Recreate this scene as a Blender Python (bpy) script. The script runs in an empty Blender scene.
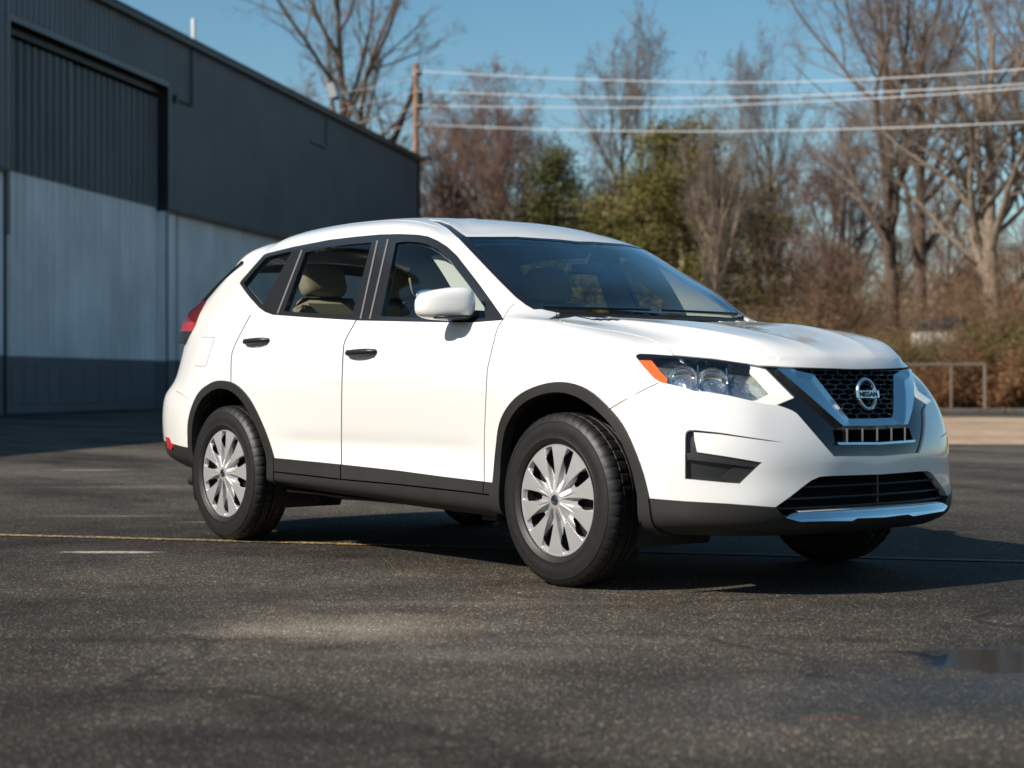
import bpy, math, random
import numpy as np
from mathutils import Vector, Matrix
from mathutils.bvhtree import BVHTree
R = math.radians
SC = bpy.context.scene
COL = SC.collection

# ---------------------------------------------------------------- camera, sky, sun, exposure
CAM = np.array([5.434, -5.547, .841]); YAW = R(140.91); PIT = R(-.076); FPX = 1746.4
cam = bpy.data.objects.new('camera', bpy.data.cameras.new('camera')); COL.objects.link(cam); SC.camera = cam
cam.location = CAM; cam.rotation_euler = (R(90)+PIT, 0, YAW-R(90))
cam.data.sensor_width = 36; cam.data.lens = FPX/1024*36
cam.data.clip_start = .05; cam.data.clip_end = 3000
cam.data.dof.use_dof = True; cam.data.dof.focus_distance = 7.9; cam.data.dof.aperture_fstop = 2.7
SC.view_settings.view_transform = 'Standard'; SC.view_settings.look = 'None'
SC.view_settings.gamma = 1; SC.view_settings.use_curve_mapping = False
SC.view_settings.exposure = .38
LDIR = Vector((.13, 1, -.77)).normalized()          # the way sunlight travels
SUN_EL = math.asin(-LDIR.z); SUN_AZ = math.atan2(-LDIR.x, -LDIR.y)   # from +Y clockwise
world = bpy.data.worlds.new('World'); SC.world = world; world.use_nodes = True
wn = world.node_tree
sky = wn.nodes.new('ShaderNodeTexSky'); sky.sky_type = 'NISHITA'; sky.sun_disc = False
sky.sun_elevation = SUN_EL; sky.sun_rotation = SUN_AZ
sky.altitude = 200; sky.air_density = 1.0; sky.dust_density = .9; sky.ozone_density = 1.3
hsv = wn.nodes.new('ShaderNodeHueSaturation'); hsv.inputs['Hue'].default_value = .484; hsv.inputs['Saturation'].default_value = 1.25
hsv.inputs['Value'].default_value = 1.0
wn.links.new(sky.outputs[0], hsv.inputs['Color'])
wn.links.new(hsv.outputs[0], wn.nodes['Background'].inputs[0]); wn.nodes['Background'].inputs[1].default_value = .085
sun = bpy.data.objects.new('sun', bpy.data.lights.new('sun', 'SUN')); COL.objects.link(sun)
sun.data.energy = 4.9; sun.data.angle = R(.55); sun.data.color = (1, .92, .81)
sun.rotation_euler = LDIR.to_track_quat('-Z', 'Y').to_euler(); sun.location = (-5, -20, 20)

# ---------------------------------------------------------------- camera ray helpers (surveying only)
_d = np.array([math.cos(YAW)*math.cos(PIT), math.sin(YAW)*math.cos(PIT), math.sin(PIT)])
_r = np.array([math.sin(YAW), -math.cos(YAW), 0]); _u = np.cross(_r, _d)
def project(P):
    Q = np.atleast_2d(P)-CAM; z = Q@_d
    return np.stack([512+FPX*(Q@_r)/z, 384-FPX*(Q@_u)/z], 1)
def raydir(px): return _d+_r*((px[0]-512)/FPX)-_u*((px[1]-384)/FPX)
def at_plane(px, ax, v):
    d = raydir(px); return CAM+d*((v-CAM[ax])/d[ax])
def at_depth(px, Z): return CAM+raydir(px)*Z
def ground(px, z=0.): return at_plane(px, 2, z)
def cw(X, Z, z=0.):                                  # a place X to the right and Z ahead of the viewer's spot
    p = CAM+_d*Z+_r*X; return Vector((p[0], p[1], z))

# ---------------------------------------------------------------- object helpers
def tag(o, label=None, cat=None, group=None, kind=None):
    if label: o['label'] = label
    if cat: o['category'] = cat
    if group: o['group'] = group
    if kind: o['kind'] = kind
    return o
def empty(name, loc=(0, 0, 0), rz=0., label=None, cat=None, group=None):
    o = bpy.data.objects.new(name, None); COL.objects.link(o); o.location = loc; o.rotation_euler = (0, 0, rz)
    o.empty_display_size = .1
    return tag(o, label, cat, group)
def mesh_obj(name, V, F, mats, parent=None, smooth=False, mi=None, normals=None):
    me = bpy.data.meshes.new(name)
    me.from_pydata([tuple(map(float, v)) for v in V], [], [tuple(map(int, f)) for f in F])
    if not isinstance(mats, (list, tuple)): mats = [mats]
    for m in mats: me.materials.append(m)
    if mi is not None: me.polygons.foreach_set('material_index', np.array(mi, dtype=np.int32))
    if smooth or normals is not None: me.polygons.foreach_set('use_smooth', [True]*len(me.polygons))
    me.update()
    if normals is not None: me.normals_split_custom_set([tuple(n) for n in normals])
    o = bpy.data.objects.new(name, me); COL.objects.link(o)
    if parent is not None: o.parent = parent
    return o
class MB:
    """collects boxes, tubes and lathes into one mesh"""
    def __init__(s): s.V = []; s.F = []; s.M = []
    def add(s, V, F, m=0):
        n = len(s.V); s.V += [tuple(v) for v in V]; s.F += [tuple(i+n for i in f) for f in F]; s.M += [m]*len(F); return s
    def box(s, c, d, rot=None, m=0, bev=0.):
        c = Vector(c); hx, hy, hz = d[0]/2, d[1]/2, d[2]/2
        if bev <= 0:
            P = [Vector((x*hx, y*hy, z*hz)) for z in (-1, 1) for y in (-1, 1) for x in (-1, 1)]
            F = [(0, 2, 3, 1), (4, 5, 7, 6), (0, 1, 5, 4), (2, 6, 7, 3), (0, 4, 6, 2), (1, 3, 7, 5)]
        else:
            P = []; F = []
            sec = [(-hx+bev, -hy), (hx-bev, -hy), (hx, -hy+bev), (hx, hy-bev), (hx-bev, hy), (-hx+bev, hy), (-hx, hy-bev), (-hx, -hy+bev)]
            for z, k in ((-hz, bev), (-hz+bev, 0), (hz-bev, 0), (hz, bev)):
                for x, y in sec:
                    P.append(Vector((x-math.copysign(k, x) if k else x, y-math.copysign(k, y) if k else y, z)))
            for i in range(3):
                for j in range(8): F.append((i*8+j, i*8+(j+1) % 8, i*8+8+(j+1) % 8, i*8+8+j))
            F.append(tuple(reversed(range(8)))); F.append(tuple(range(24, 32)))
        if rot is not None: P = [rot@p for p in P]
        return s.add([p+c for p in P], F, m)
    def tube(s, pts, rad, n=8, m=0, caps=True, up=None):
        pts = [Vector(p) for p in pts]; k = len(pts)
        if not isinstance(rad, (list, tuple)): rad = [rad]*k
        base = len(s.V); ref = None
        for i, p in enumerate(pts):
            t = (pts[min(i+1, k-1)]-pts[max(i-1, 0)]).normalized()
            if ref is None:
                ref = Vector((0, 0, 1)) if abs(t.z) < .9 else Vector((1, 0, 0))
            a = t.cross(ref).normalized(); b = t.cross(a).normalized(); ref = -b if False else ref
            for j in range(n):
                an = 2*math.pi*j/n
                s.V.append(tuple(p+(a*math.cos(an)+b*math.sin(an))*rad[i]))
        for i in range(k-1):
            for j in range(n):
                s.F.append((base+i*n+j, base+i*n+(j+1) % n, base+(i+1)*n+(j+1) % n, base+(i+1)*n+j)); s.M.append(m)
        if caps:
            s.F.append(tuple(base+j for j in range(n))); s.M.append(m)
            s.F.append(tuple(base+(k-1)*n+j for j in reversed(range(n)))); s.M.append(m)
        return s
    def lathe(s, prof, n=64, axis='y', c=(0, 0, 0), m=0, close=False):
        """prof: (radius, offset along axis)"""
        base = len(s.V); k = len(prof)
        for r, a in prof:
            for j in range(n):
                t = 2*math.pi*j/n; u, v = r*math.cos(t), r*math.sin(t)
                p = {'y': (u, a, v), 'x': (a, u, v), 'z': (u, v, a)}[axis]
                s.V.append((p[0]+c[0], p[1]+c[1], p[2]+c[2]))
        for i in range(k-1):
            for j in range(n):
                s.F.append((base+i*n+j, base+i*n+(j+1) % n, base+(i+1)*n+(j+1) % n, base+(i+1)*n+j)); s.M.append(m)
        if close: pass
        return s
    def prism(s, poly, a, b, axis='y', m=0):
        """polygon in the plane across axis, from a to b"""
        n = len(poly); base = len(s.V)
        for v in (a, b):
            for p in poly:
                s.V.append({'y': (p[0], v, p[1]), 'x': (v, p[0], p[1]), 'z': (p[0], p[1], v)}[axis])
        s.F.append(tuple(base+i for i in range(n))); s.M.append(m)
        s.F.append(tuple(base+n+i for i in reversed(range(n)))); s.M.append(m)
        for i in range(n):
            s.F.append((base+i, base+(i+1) % n, base+n+(i+1) % n, base+n+i)); s.M.append(m)
        return s
    def build(s, name, mats, parent=None, smooth=False, mirror=False, fix=True):
        V = s.V; F = s.F
        if mirror:
            V = [(v[0], -v[1], v[2]) for v in V]; F = [tuple(reversed(f)) for f in F]
        o = mesh_obj(name, V, F, mats, parent, smooth, s.M)
        if fix:
            import bmesh
            bm = bmesh.new(); bm.from_mesh(o.data); bmesh.ops.recalc_face_normals(bm, faces=bm.faces); bm.to_mesh(o.data); bm.free()
        if smooth:
            try: o.data.set_sharp_from_angle(angle=R(38))
            except Exception: pass
        return o
def copy_tree(o, parent=None):
    c = o.copy(); COL.objects.link(c)
    if parent is not None: c.parent = parent
    for ch in list(o.children): copy_tree(ch, c)
    return c

# ---------------------------------------------------------------- materials
MATS = {}
def pmat(name, col, rough=.5, metal=0., coat=0., spec=.5, emit=None, noise=None, bump=None, alpha=None, crough=.03):
    """Principled material with soft procedural variation; noise=(scale, amount), bump=(scale, strength, distance)"""
    m = bpy.data.materials.new(name); m.use_nodes = True; nt = m.node_tree; b = nt.nodes['Principled BSDF']
    b.inputs['Base Color'].default_value = (*col, 1); b.inputs['Roughness'].default_value = rough
    b.inputs['Metallic'].default_value = metal; b.inputs['Coat Weight'].default_value = coat
    b.inputs['Coat Roughness'].default_value = crough; b.inputs['Specular IOR Level'].default_value = spec
    tc = nt.nodes.new('ShaderNodeTexCoord')
    if noise is None: noise = (3., .06)
    n = nt.nodes.new('ShaderNodeTexNoise'); n.inputs['Scale'].default_value = noise[0]; n.inputs['Detail'].default_value = 6
    nt.links.new(tc.outputs['Object'], n.inputs['Vector'])
    mx = nt.nodes.new('ShaderNodeMix'); mx.data_type = 'RGBA'
    mx.inputs[6].default_value = (*[c*(1-noise[1]) for c in col], 1); mx.inputs[7].default_value = (*[min(1, c*(1+noise[1])) for c in col], 1)
    nt.links.new(n.outputs[0], mx.inputs[0]); nt.links.new(mx.outputs[2], b.inputs['Base Color'])
    mr = nt.nodes.new('ShaderNodeMapRange'); mr.inputs[3].default_value = rough*.9; mr.inputs[4].default_value = min(1, rough*1.12)
    nt.links.new(n.outputs[0], mr.inputs[0]); nt.links.new(mr.outputs[0], b.inputs['Roughness'])
    if bump:
        n2 = nt.nodes.new('ShaderNodeTexNoise'); n2.inputs['Scale'].default_value = bump[0]; n2.inputs['Detail'].default_value = 4
        nt.links.new(tc.outputs['Object'], n2.inputs['Vector'])
        bp = nt.nodes.new('ShaderNodeBump'); bp.inputs['Strength'].default_value = bump[1]; bp.inputs['Distance'].default_value = bump[2]
        nt.links.new(n2.outputs[0], bp.inputs['Height']); nt.links.new(bp.outputs[0], b.inputs['Normal'])
    if emit: b.inputs['Emission Color'].default_value = (*emit[0], 1); b.inputs['Emission Strength'].default_value = emit[1]
    MATS[name] = m; return m
def gmat(name, tint, refl=1.0, rough=.0, f0=1.5):
    m = bpy.data.materials.new(name); m.use_nodes = True; nt = m.node_tree
    for n in list(nt.nodes):
        if n.type != 'OUTPUT_MATERIAL': nt.nodes.remove(n)
    out = [n for n in nt.nodes if n.type == 'OUTPUT_MATERIAL'][0]
    t = nt.nodes.new('ShaderNodeBsdfTransparent'); t.inputs[0].default_value = (*tint, 1)
    g = nt.nodes.new('ShaderNodeBsdfGlossy'); g.inputs['Roughness'].default_value = rough; g.inputs[0].default_value = (1, 1, 1, 1)
    ge = nt.nodes.new('ShaderNodeNewGeometry'); dp = nt.nodes.new('ShaderNodeVectorMath'); dp.operation = 'DOT_PRODUCT'
    nt.links.new(ge.outputs['Normal'], dp.inputs[0]); nt.links.new(ge.outputs['Incoming'], dp.inputs[1])
    def mth(op, a, b_=None):
        n = nt.nodes.new('ShaderNodeMath'); n.operation = op
        for i, v in enumerate((a, b_)):
            if v is None: continue
            if isinstance(v, (int, float)): n.inputs[i].default_value = v
            else: nt.links.new(v, n.inputs[i])
        return n.outputs[0]
    fr = mth('ADD', mth('MULTIPLY', mth('POWER', mth('SUBTRACT', 1., mth('ABSOLUTE', dp.outputs['Value'])), 5.), .93), .055)
    mu = nt.nodes.new('ShaderNodeMath'); mu.operation = 'MULTIPLY'; mu.inputs[1].default_value = refl
    mu.use_clamp = True
    nt.links.new(fr, mu.inputs[0])
    ms = nt.nodes.new('ShaderNodeMixShader'); nt.links.new(mu.outputs[0], ms.inputs[0])
    nt.links.new(t.outputs[0], ms.inputs[1]); nt.links.new(g.outputs[0], ms.inputs[2]); nt.links.new(ms.outputs[0], out.inputs[0])
    MATS[name] = m; return m
PAINT = pmat('white_paint', (.74, .735, .72), rough=.24, coat=1., noise=(1.3, .012), crough=.04)
CLAD = pmat('grey_plastic_cladding', (.022, .021, .020), rough=.45, spec=.4, noise=(9, .15), bump=(900, .25, .0006))
BLACK = pmat('black_plastic', (.010, .010, .011), rough=.42, noise=(14, .2))
GLOSSB = pmat('gloss_black', (.008, .009, .011), rough=.12, coat=.6, noise=(8, .1))
MATTB = pmat('dark_void', (.004, .004, .004), rough=.9, spec=.1)
TRIM = pmat('dlo_black_trim', (.018, .019, .021), rough=.22, coat=.3)
CHROME = pmat('chrome', (.80, .82, .84), rough=.14, metal=1., noise=(20, .03))
SATIN = pmat('satin_chrome_trim', (.74, .77, .80), rough=.16, metal=1., noise=(20, .03))
SILVER = pmat('silver_hubcap_paint', (.47, .47, .475), rough=.40, metal=.5, coat=.25, noise=(20, .05))
RUBBER = pmat('tyre_rubber', (.010, .0098, .0095), rough=.52, spec=.45, noise=(25, .3), bump=(260, .35, .0012))
STEEL = pmat('dark_steel', (.03, .03, .032), rough=.5, metal=.6, noise=(12, .2))
REDL = pmat('red_lamp_plastic', (.50, .008, .008), rough=.12, coat=1., noise=(40, .1))
REDD = pmat('deep_red_lamp_plastic', (.16, .006, .008), rough=.10, coat=1., noise=(40, .1))
AMBER = pmat('amber_lamp_plastic', (.88, .14, .005), rough=.15, coat=1., noise=(60, .1))
WHITEL = pmat('frosted_light_guide', (.80, .78, .68), rough=.22, coat=1., noise=(30, .08), emit=((1, .93, .74), .42))
STRIP = pmat('window_strip_and_glint', (.15, .15, .15), rough=.3)  # pale grey for a trim strip and for painted reflections on the B pillar edges
PILLAR = pmat('pale_pillar_trim', (.52, .53, .50), rough=.8)
BEIGE = pmat('beige_cloth', (.31, .27, .195), rough=.9, noise=(60, .12), bump=(500, .4, .001))
SEATD = pmat('dark_seat_cloth', (.030, .027, .024), rough=.9, noise=(60, .2), bump=(500, .4, .001))
HEADL = pmat('grey_headliner', (.27, .27, .25), rough=.95, noise=(30, .05))
DASH = pmat('dashboard_plastic', (.028, .028, .029), rough=.65, noise=(20, .2))
LAMPIN = pmat('faceted_lamp_reflector', (.46, .50, .54), rough=.24, metal=.9, noise=(30, .5), bump=(14, .4, .04))
GLASS_W = gmat('windscreen_glass', (.88, .94, .925), refl=2.3)
GLASS_S = gmat('side_glass', (.76, .80, .78), refl=1.0)
GLASS_L = gmat('lamp_lens_clear', (.93, .95, .96), refl=1.3)
def spl(pts, k=5, closed=False):
    """Catmull-Rom through the points"""
    P = [np.array(p, float) for p in pts]; n = len(P); out = []
    rng = n if closed else n-1
    for i in range(rng):
        a = P[(i-1) % n] if closed or i > 0 else 2*P[0]-P[1]; b = P[i]; c = P[(i+1) % n]
        d = P[(i+2) % n] if closed or i+2 < n else 2*P[-1]-P[-2]
        for j in range(k):
            t = j/k; out.append(.5*((2*b)+(c-a)*t+(2*a-5*b+4*c-d)*t*t+(3*b-a-3*c+d)*t**3))
    if not closed: out.append(P[-1])
    return [tuple(o) for o in out]
# ================================================================ SETTING: ground
def nodemat(name):
    m = bpy.data.materials.new(name); m.use_nodes = True; nt = m.node_tree
    return m, nt, nt.nodes['Principled BSDF']
def N_(nt, t, **kw):
    n = nt.nodes.new(t)
    for k, v in kw.items():
        if k.startswith('i_'):
            key = k[2:]; key = int(key) if key.isdigit() else key.replace('_', ' ')
            n.inputs[key].default_value = v
        else: setattr(n, k, v)
    return n
def mixc(nt, fac, a, b, typ='MIX'):
    m = nt.nodes.new('ShaderNodeMix'); m.data_type = 'RGBA'; m.blend_type = typ
    for s_, v in ((0, fac), (6, a), (7, b)):
        if hasattr(v, 'is_output') or hasattr(v, 'links'): nt.links.new(v, m.inputs[s_])
        elif isinstance(v, tuple): m.inputs[s_].default_value = (*v, 1) if len(v) == 3 else v
        else: m.inputs[s_].default_value = v
    return m.outputs[2]
def ramp(nt, src, stops, interp='LINEAR'):
    r = nt.nodes.new('ShaderNodeValToRGB'); r.color_ramp.interpolation = interp
    e = r.color_ramp.elements
    while len(e) > len(stops): e.remove(e[-1])
    for i, (p, c) in enumerate(stops):
        if i >= len(e): e.new(p)
        e[i].position = p; e[i].color = (*c, 1) if isinstance(c, tuple) else (c, c, c, 1)
    nt.links.new(src, r.inputs[0]); return r.outputs[0]
def math_(nt, op, a, b=None, clamp=False):
    m = nt.nodes.new('ShaderNodeMath'); m.operation = op; m.use_clamp = clamp
    for i, v in enumerate((a, b)):
        if v is None: continue
        if hasattr(v, 'links'): nt.links.new(v, m.inputs[i])
        else: m.inputs[i].default_value = v
    return m.outputs[0]
def blob(nt, co, c, sx, sy, rz, nz, soft=.5, wob=.7):
    """irregular stain mask centred at c on the ground, sx by sy metres"""
    mp = N_(nt, 'ShaderNodeMapping'); mp.vector_type = 'TEXTURE'; nt.links.new(co, mp.inputs[0])
    mp.inputs['Location'].default_value = (c[0], c[1], 0); mp.inputs['Rotation'].default_value = (0, 0, rz); mp.inputs['Scale'].default_value = (sx, sy, 1)
    ln = N_(nt, 'ShaderNodeVectorMath', operation='LENGTH'); nt.links.new(mp.outputs[0], ln.inputs[0])
    a = math_(nt, 'SUBTRACT', 1.0, ln.outputs['Value']); n = math_(nt, 'MULTIPLY', math_(nt, 'SUBTRACT', nz, .5), wob*2)
    return math_(nt, 'DIVIDE', math_(nt, 'ADD', a, n), soft, True)
def asphalt():
    m, nt, b = nodemat('asphalt'); co = N_(nt, 'ShaderNodeNewGeometry').outputs['Position']
    def noise(sc, det=6, ro=.55, src=co, dist=0):
        n = N_(nt, 'ShaderNodeTexNoise', i_Scale=sc, i_Detail=det, i_Roughness=ro, i_Distortion=dist); nt.links.new(src, n.inputs['Vector']); return n.outputs[0]
    base = ramp(nt, noise(.23, 7, .6), [(.30, (.019, .0172, .015)), (.50, (.044, .0392, .033)), (.70, (.100, .088, .071))])
    mid = ramp(nt, noise(1.5, 9, .72), [(.3, .45), (.7, 1.5)])
    base = mixc(nt, 1., base, mid, 'MULTIPLY')
    # broad bands across the lot, paler with distance from the camera
    mp = N_(nt, 'ShaderNodeMapping'); nt.links.new(co, mp.inputs[0]); mp.inputs['Rotation'].default_value = (0, 0, -YAW+R(90)); mp.inputs['Scale'].default_value = (.12, .75, 1)
    st = ramp(nt, noise(1.0, 5, .6, mp.outputs[0], .4), [(.42, .0), (.62, 1.)])
    dist = N_(nt, 'ShaderNodeVectorMath', operation='DISTANCE'); nt.links.new(co, dist.inputs[0]); dist.inputs[1].default_value = tuple(CAM)
    far = math_(nt, 'MULTIPLY', math_(nt, 'DIVIDE', math_(nt, 'SUBTRACT', dist.outputs['Value'], 9.), 8., True), 1)
    base = mixc(nt, math_(nt, 'MULTIPLY', st, math_(nt, 'MULTIPLY', far, .75)), base, (.125, .112, .094))
    # aggregate: pale and dark stones
    vo = N_(nt, 'ShaderNodeTexVoronoi', i_Scale=150., feature='F1'); nt.links.new(co, vo.inputs['Vector'])
    sep = N_(nt, 'ShaderNodeSeparateColor'); nt.links.new(vo.outputs['Color'], sep.inputs[0])
    stone = ramp(nt, sep.outputs[0], [(0, .45), (.58, .82), (.83, 1.25), (.95, 2.0), (1., 5.5)])
    base = mixc(nt, 1., base, stone, 'MULTIPLY')
    warm = ramp(nt, sep.outputs[1], [(0, (1.14, 1.0, .84)), (.6, (1, 1, 1)), (1, (.90, .98, 1.08))])
    base = mixc(nt, 1., base, warm, 'MULTIPLY')
    vo2 = N_(nt, 'ShaderNodeTexVoronoi', i_Scale=27., feature='F1'); nt.links.new(co, vo2.inputs['Vector'])
    s2 = N_(nt, 'ShaderNodeSeparateColor'); nt.links.new(vo2.outputs['Color'], s2.inputs[0])
    spot = math_(nt, 'MULTIPLY', math_(nt, 'GREATER_THAN', s2.outputs[0], .965), math_(nt, 'LESS_THAN', vo2.outputs['Distance'], .16))
    base = mixc(nt, spot, base, ramp(nt, s2.outputs[1], [(0, (.30, .27, .22)), (.7, (.20, .17, .14)), (.8, (.35, .12, .04)), (1., (.35, .12, .04))]))
    soft_ = ramp(nt, sep.outputs[0], [(0, .55), (.55, .9), (.82, 1.25), (.96, 1.7), (1., 2.4)])
    nz = noise(2.3, 8, .7); nzf = noise(7., 5, .6)
    rot = YAW-R(90)
    def G_(px): g = ground(px); return g
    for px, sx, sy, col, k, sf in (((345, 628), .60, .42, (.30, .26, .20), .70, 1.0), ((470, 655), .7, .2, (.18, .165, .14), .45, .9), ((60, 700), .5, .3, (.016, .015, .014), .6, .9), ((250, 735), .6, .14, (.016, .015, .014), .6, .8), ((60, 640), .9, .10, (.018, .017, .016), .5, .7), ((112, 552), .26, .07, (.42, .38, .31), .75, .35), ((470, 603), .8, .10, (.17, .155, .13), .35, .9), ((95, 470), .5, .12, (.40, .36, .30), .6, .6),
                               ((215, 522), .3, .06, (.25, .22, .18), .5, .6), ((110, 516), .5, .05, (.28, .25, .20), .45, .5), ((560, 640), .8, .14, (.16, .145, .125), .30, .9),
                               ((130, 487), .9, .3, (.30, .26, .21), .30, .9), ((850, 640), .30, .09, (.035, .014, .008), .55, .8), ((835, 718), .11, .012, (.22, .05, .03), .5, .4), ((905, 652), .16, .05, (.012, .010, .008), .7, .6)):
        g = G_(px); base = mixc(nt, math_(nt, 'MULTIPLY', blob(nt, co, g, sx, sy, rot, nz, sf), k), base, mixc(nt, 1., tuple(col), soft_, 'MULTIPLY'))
    g = G_((990, 690)); wet = math_(nt, 'MULTIPLY', blob(nt, co, g, 1.25, .62, rot+.15, nz, 1.1, .5), .8)
    g = G_((420, 770)); 
    base = mixc(nt, wet, base, mixc(nt, 1., base, (.42, .45, .49), 'MULTIPLY'))
    core = math_(nt, 'MAXIMUM', blob(nt, co, G_((1024, 661)), .34, .34, rot, nzf, .22, .5), blob(nt, co, G_((1085, 655)), .45, .22, rot, nzf, .3, .4))
    base = mixc(nt, core, base, (.008, .008, .009))
    # cracks
    vc = N_(nt, 'ShaderNodeTexVoronoi', i_Scale=.55, feature='DISTANCE_TO_EDGE'); wv = N_(nt, 'ShaderNodeMix'); 
    cn = N_(nt, 'ShaderNodeTexNoise', i_Scale=1.6, i_Detail=6.); nt.links.new(co, cn.inputs['Vector'])
    va = N_(nt, 'ShaderNodeVectorMath', operation='MULTIPLY_ADD'); nt.links.new(cn.outputs['Color'], va.inputs[0]); va.inputs[1].default_value = (.9, .9, 0); nt.links.new(co, va.inputs[2]); nt.links.new(va.outputs[0], vc.inputs['Vector'])
    cr = math_(nt, 'MULTIPLY', math_(nt, 'LESS_THAN', vc.outputs['Distance'], .008), ramp(nt, noise(.8), [(.45, 0.), (.6, 1.)]))
    base = mixc(nt, math_(nt, 'MULTIPLY', cr, .6), base, (.012, .011, .010))
    nt.links.new(base, b.inputs['Base Color'])
    rg = math_(nt, 'SUBTRACT', ramp(nt, sep.outputs[2], [(0, .62), (1, .95)]), math_(nt, 'MULTIPLY', wet, .42)); nt.links.new(math_(nt, 'MAXIMUM', math_(nt, 'SUBTRACT', rg, math_(nt, 'MULTIPLY', core, .95)), .05), b.inputs['Roughness'])
    nt.links.new(math_(nt, 'ADD', .16, math_(nt, 'MULTIPLY', wet, .6)), b.inputs['Specular IOR Level'])
    hgt = math_(nt, 'ADD', math_(nt, 'MULTIPLY', vo.outputs['Distance'], -1.1), math_(nt, 'MULTIPLY', nzf, .8))
    hgt = math_(nt, 'SUBTRACT', hgt, math_(nt, 'MULTIPLY', cr, 1.5))
    bp = N_(nt, 'ShaderNodeBump', i_Strength=.55, i_Distance=.006); nt.links.new(hgt, bp.inputs['Height'])
    st2 = math_(nt, 'MULTIPLY', math_(nt, 'SUBTRACT', .62, math_(nt, 'MULTIPLY', wet, .35)), math_(nt, 'SUBTRACT', 1.03, core)); nt.links.new(st2, bp.inputs['Strength']); nt.links.new(bp.outputs[0], b.inputs['Normal'])
    return m
ASPH = asphalt()
def sheet(name, pts, z, mat, kind='structure', **kw):
    o = mesh_obj(name, [(p[0], p[1], z) for p in pts], [tuple(range(len(pts)))], mat); o.data.update()
    if o.data.polygons[0].normal.z < 0: o.data.flip_normals()
    return tag(o, kind=kind, **kw)
sheet('ground', [(-1500, -1500), (1500, -1500), (1500, 1500), (-1500, 1500)], 0, ASPH)
def noisemat(name, cols, scale, rough=.9, bump=(30, .4, .02), detail=8):
    m, nt, b = nodemat(name); co = N_(nt, 'ShaderNodeNewGeometry').outputs['Position']
    n = N_(nt, 'ShaderNodeTexNoise', i_Scale=scale, i_Detail=float(detail), i_Roughness=.65); nt.links.new(co, n.inputs['Vector'])
    k = len(cols); c = ramp(nt, n.outputs[0], [(.28+.44*i/(k-1), cols[i]) for i in range(k)])
    n3 = N_(nt, 'ShaderNodeTexNoise', i_Scale=scale*9, i_Detail=6.); nt.links.new(co, n3.inputs['Vector'])
    c = mixc(nt, 1., c, ramp(nt, n3.outputs[0], [(.3, .7), (.7, 1.3)]), 'MULTIPLY')
    nt.links.new(c, b.inputs['Base Color']); b.inputs['Roughness'].default_value = rough
    n2 = N_(nt, 'ShaderNodeTexNoise', i_Scale=float(bump[0]), i_Detail=5.); nt.links.new(co, n2.inputs['Vector'])
    bp = N_(nt, 'ShaderNodeBump', i_Strength=bump[1], i_Distance=bump[2]); nt.links.new(n2.outputs[0], bp.inputs['Height']); nt.links.new(bp.outputs[0], b.inputs['Normal'])
    return m
SAND = noisemat('pale_gravel', [(.24, .165, .10), (.36, .255, .16), (.45, .33, .215)], .35)
LITTER = noisemat('leaf_litter', [(.14, .075, .035), (.30, .165, .085), (.40, .26, .15)], .9, bump=(12, .8, .05))
KERBM = noisemat('concrete_kerb', [(.07, .06, .05), (.15, .13, .11)], 2.)
rng = random.Random(4)
def edge(Z, x0, x1, amp, n=60, drift=0):
    ph = [rng.uniform(0, 6) for _ in range(4)]
    return [(x0+(x1-x0)*i/n, Z+drift*i/n+amp*(math.sin(i*.55+ph[0])+.6*math.sin(i*1.31+ph[1])+.4*math.sin(i*2.7+ph[2]))) for i in range(n+1)]
def poly_cw(pts): return [cw(x, z)[:2] for x, z in pts]
sheet('gravel_lot', poly_cw(edge(23.5, 0, 60, .35)+edge(40.5, -5, 60, .5)[::-1]), .006, SAND)
sheet('verge', poly_cw(edge(47.5, -6, 90, .3, drift=2)+[(160, 210), (-60, 210)]), .012, LITTER)
m = MB()
for i in range(26): 
    a = cw(-5+i*3, 45.6+i*.05); b_ = cw(-2.03+i*3, 45.65+i*.05)
    c = (a+b_)/2; ang = math.atan2((b_-a).y, (b_-a).x); m.box((c.x, c.y, .07), ((b_-a).length, .16, .14), Matrix.Rotation(ang, 3, 'Z'), bev=.02)
tag(m.build('kerb', KERBM), kind='structure')
# painted bay line, worn thin
def worn(name, col):
    m, nt, b = nodemat(name); co = N_(nt, 'ShaderNodeNewGeometry').outputs['Position']
    n = N_(nt, 'ShaderNodeTexNoise', i_Scale=38., i_Detail=8., i_Roughness=.7); nt.links.new(co, n.inputs['Vector'])
    n1 = N_(nt, 'ShaderNodeTexNoise', i_Scale=1.3, i_Detail=4.); nt.links.new(co, n1.inputs['Vector'])
    f = ramp(nt, math_(nt, 'ADD', n.outputs[0], math_(nt, 'MULTIPLY', n1.outputs[0], .35)), [(.57, 0.), (.70, 1.)])
    nt.links.new(mixc(nt, f, col, (.06, .054, .046)), b.inputs['Base Color']); b.inputs['Roughness'].default_value = .85
    return m
YEL = worn('worn_yellow_paint', (.50, .32, .09)); YELF = worn('dull_yellow_line', (.14, .115, .075)); WHT = worn('worn_white_paint', (.45, .43, .38))
def stripe(p0, p1, w, mat, name='parking_line'):
    a, b = Vector(ground(p0)[:2]), Vector(ground(p1)[:2]); t = (b-a).normalized(); n = Vector((-t.y, t.x))*w/2; a = a-t*6; b = b+t*6
    sheet(name, [a-n, b-n, b+n, a+n], .004, mat)
def stripe2(p0, p1, w, mat):
    a, b = Vector(ground(p0)[:2]), Vector(ground(p1)[:2]); t = (b-a).normalized(); n = Vector((-t.y, t.x))*w/2
    sheet('parking_line', [a-n, b-n, b+n, a+n], .004, mat)
stripe2((-600, 519.5), (430, 546.5), .095, YEL); stripe2((430, 546.5), (1500, 574.3), .09, YELF)  # bay line, in a duller colour from the car rightwards
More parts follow.
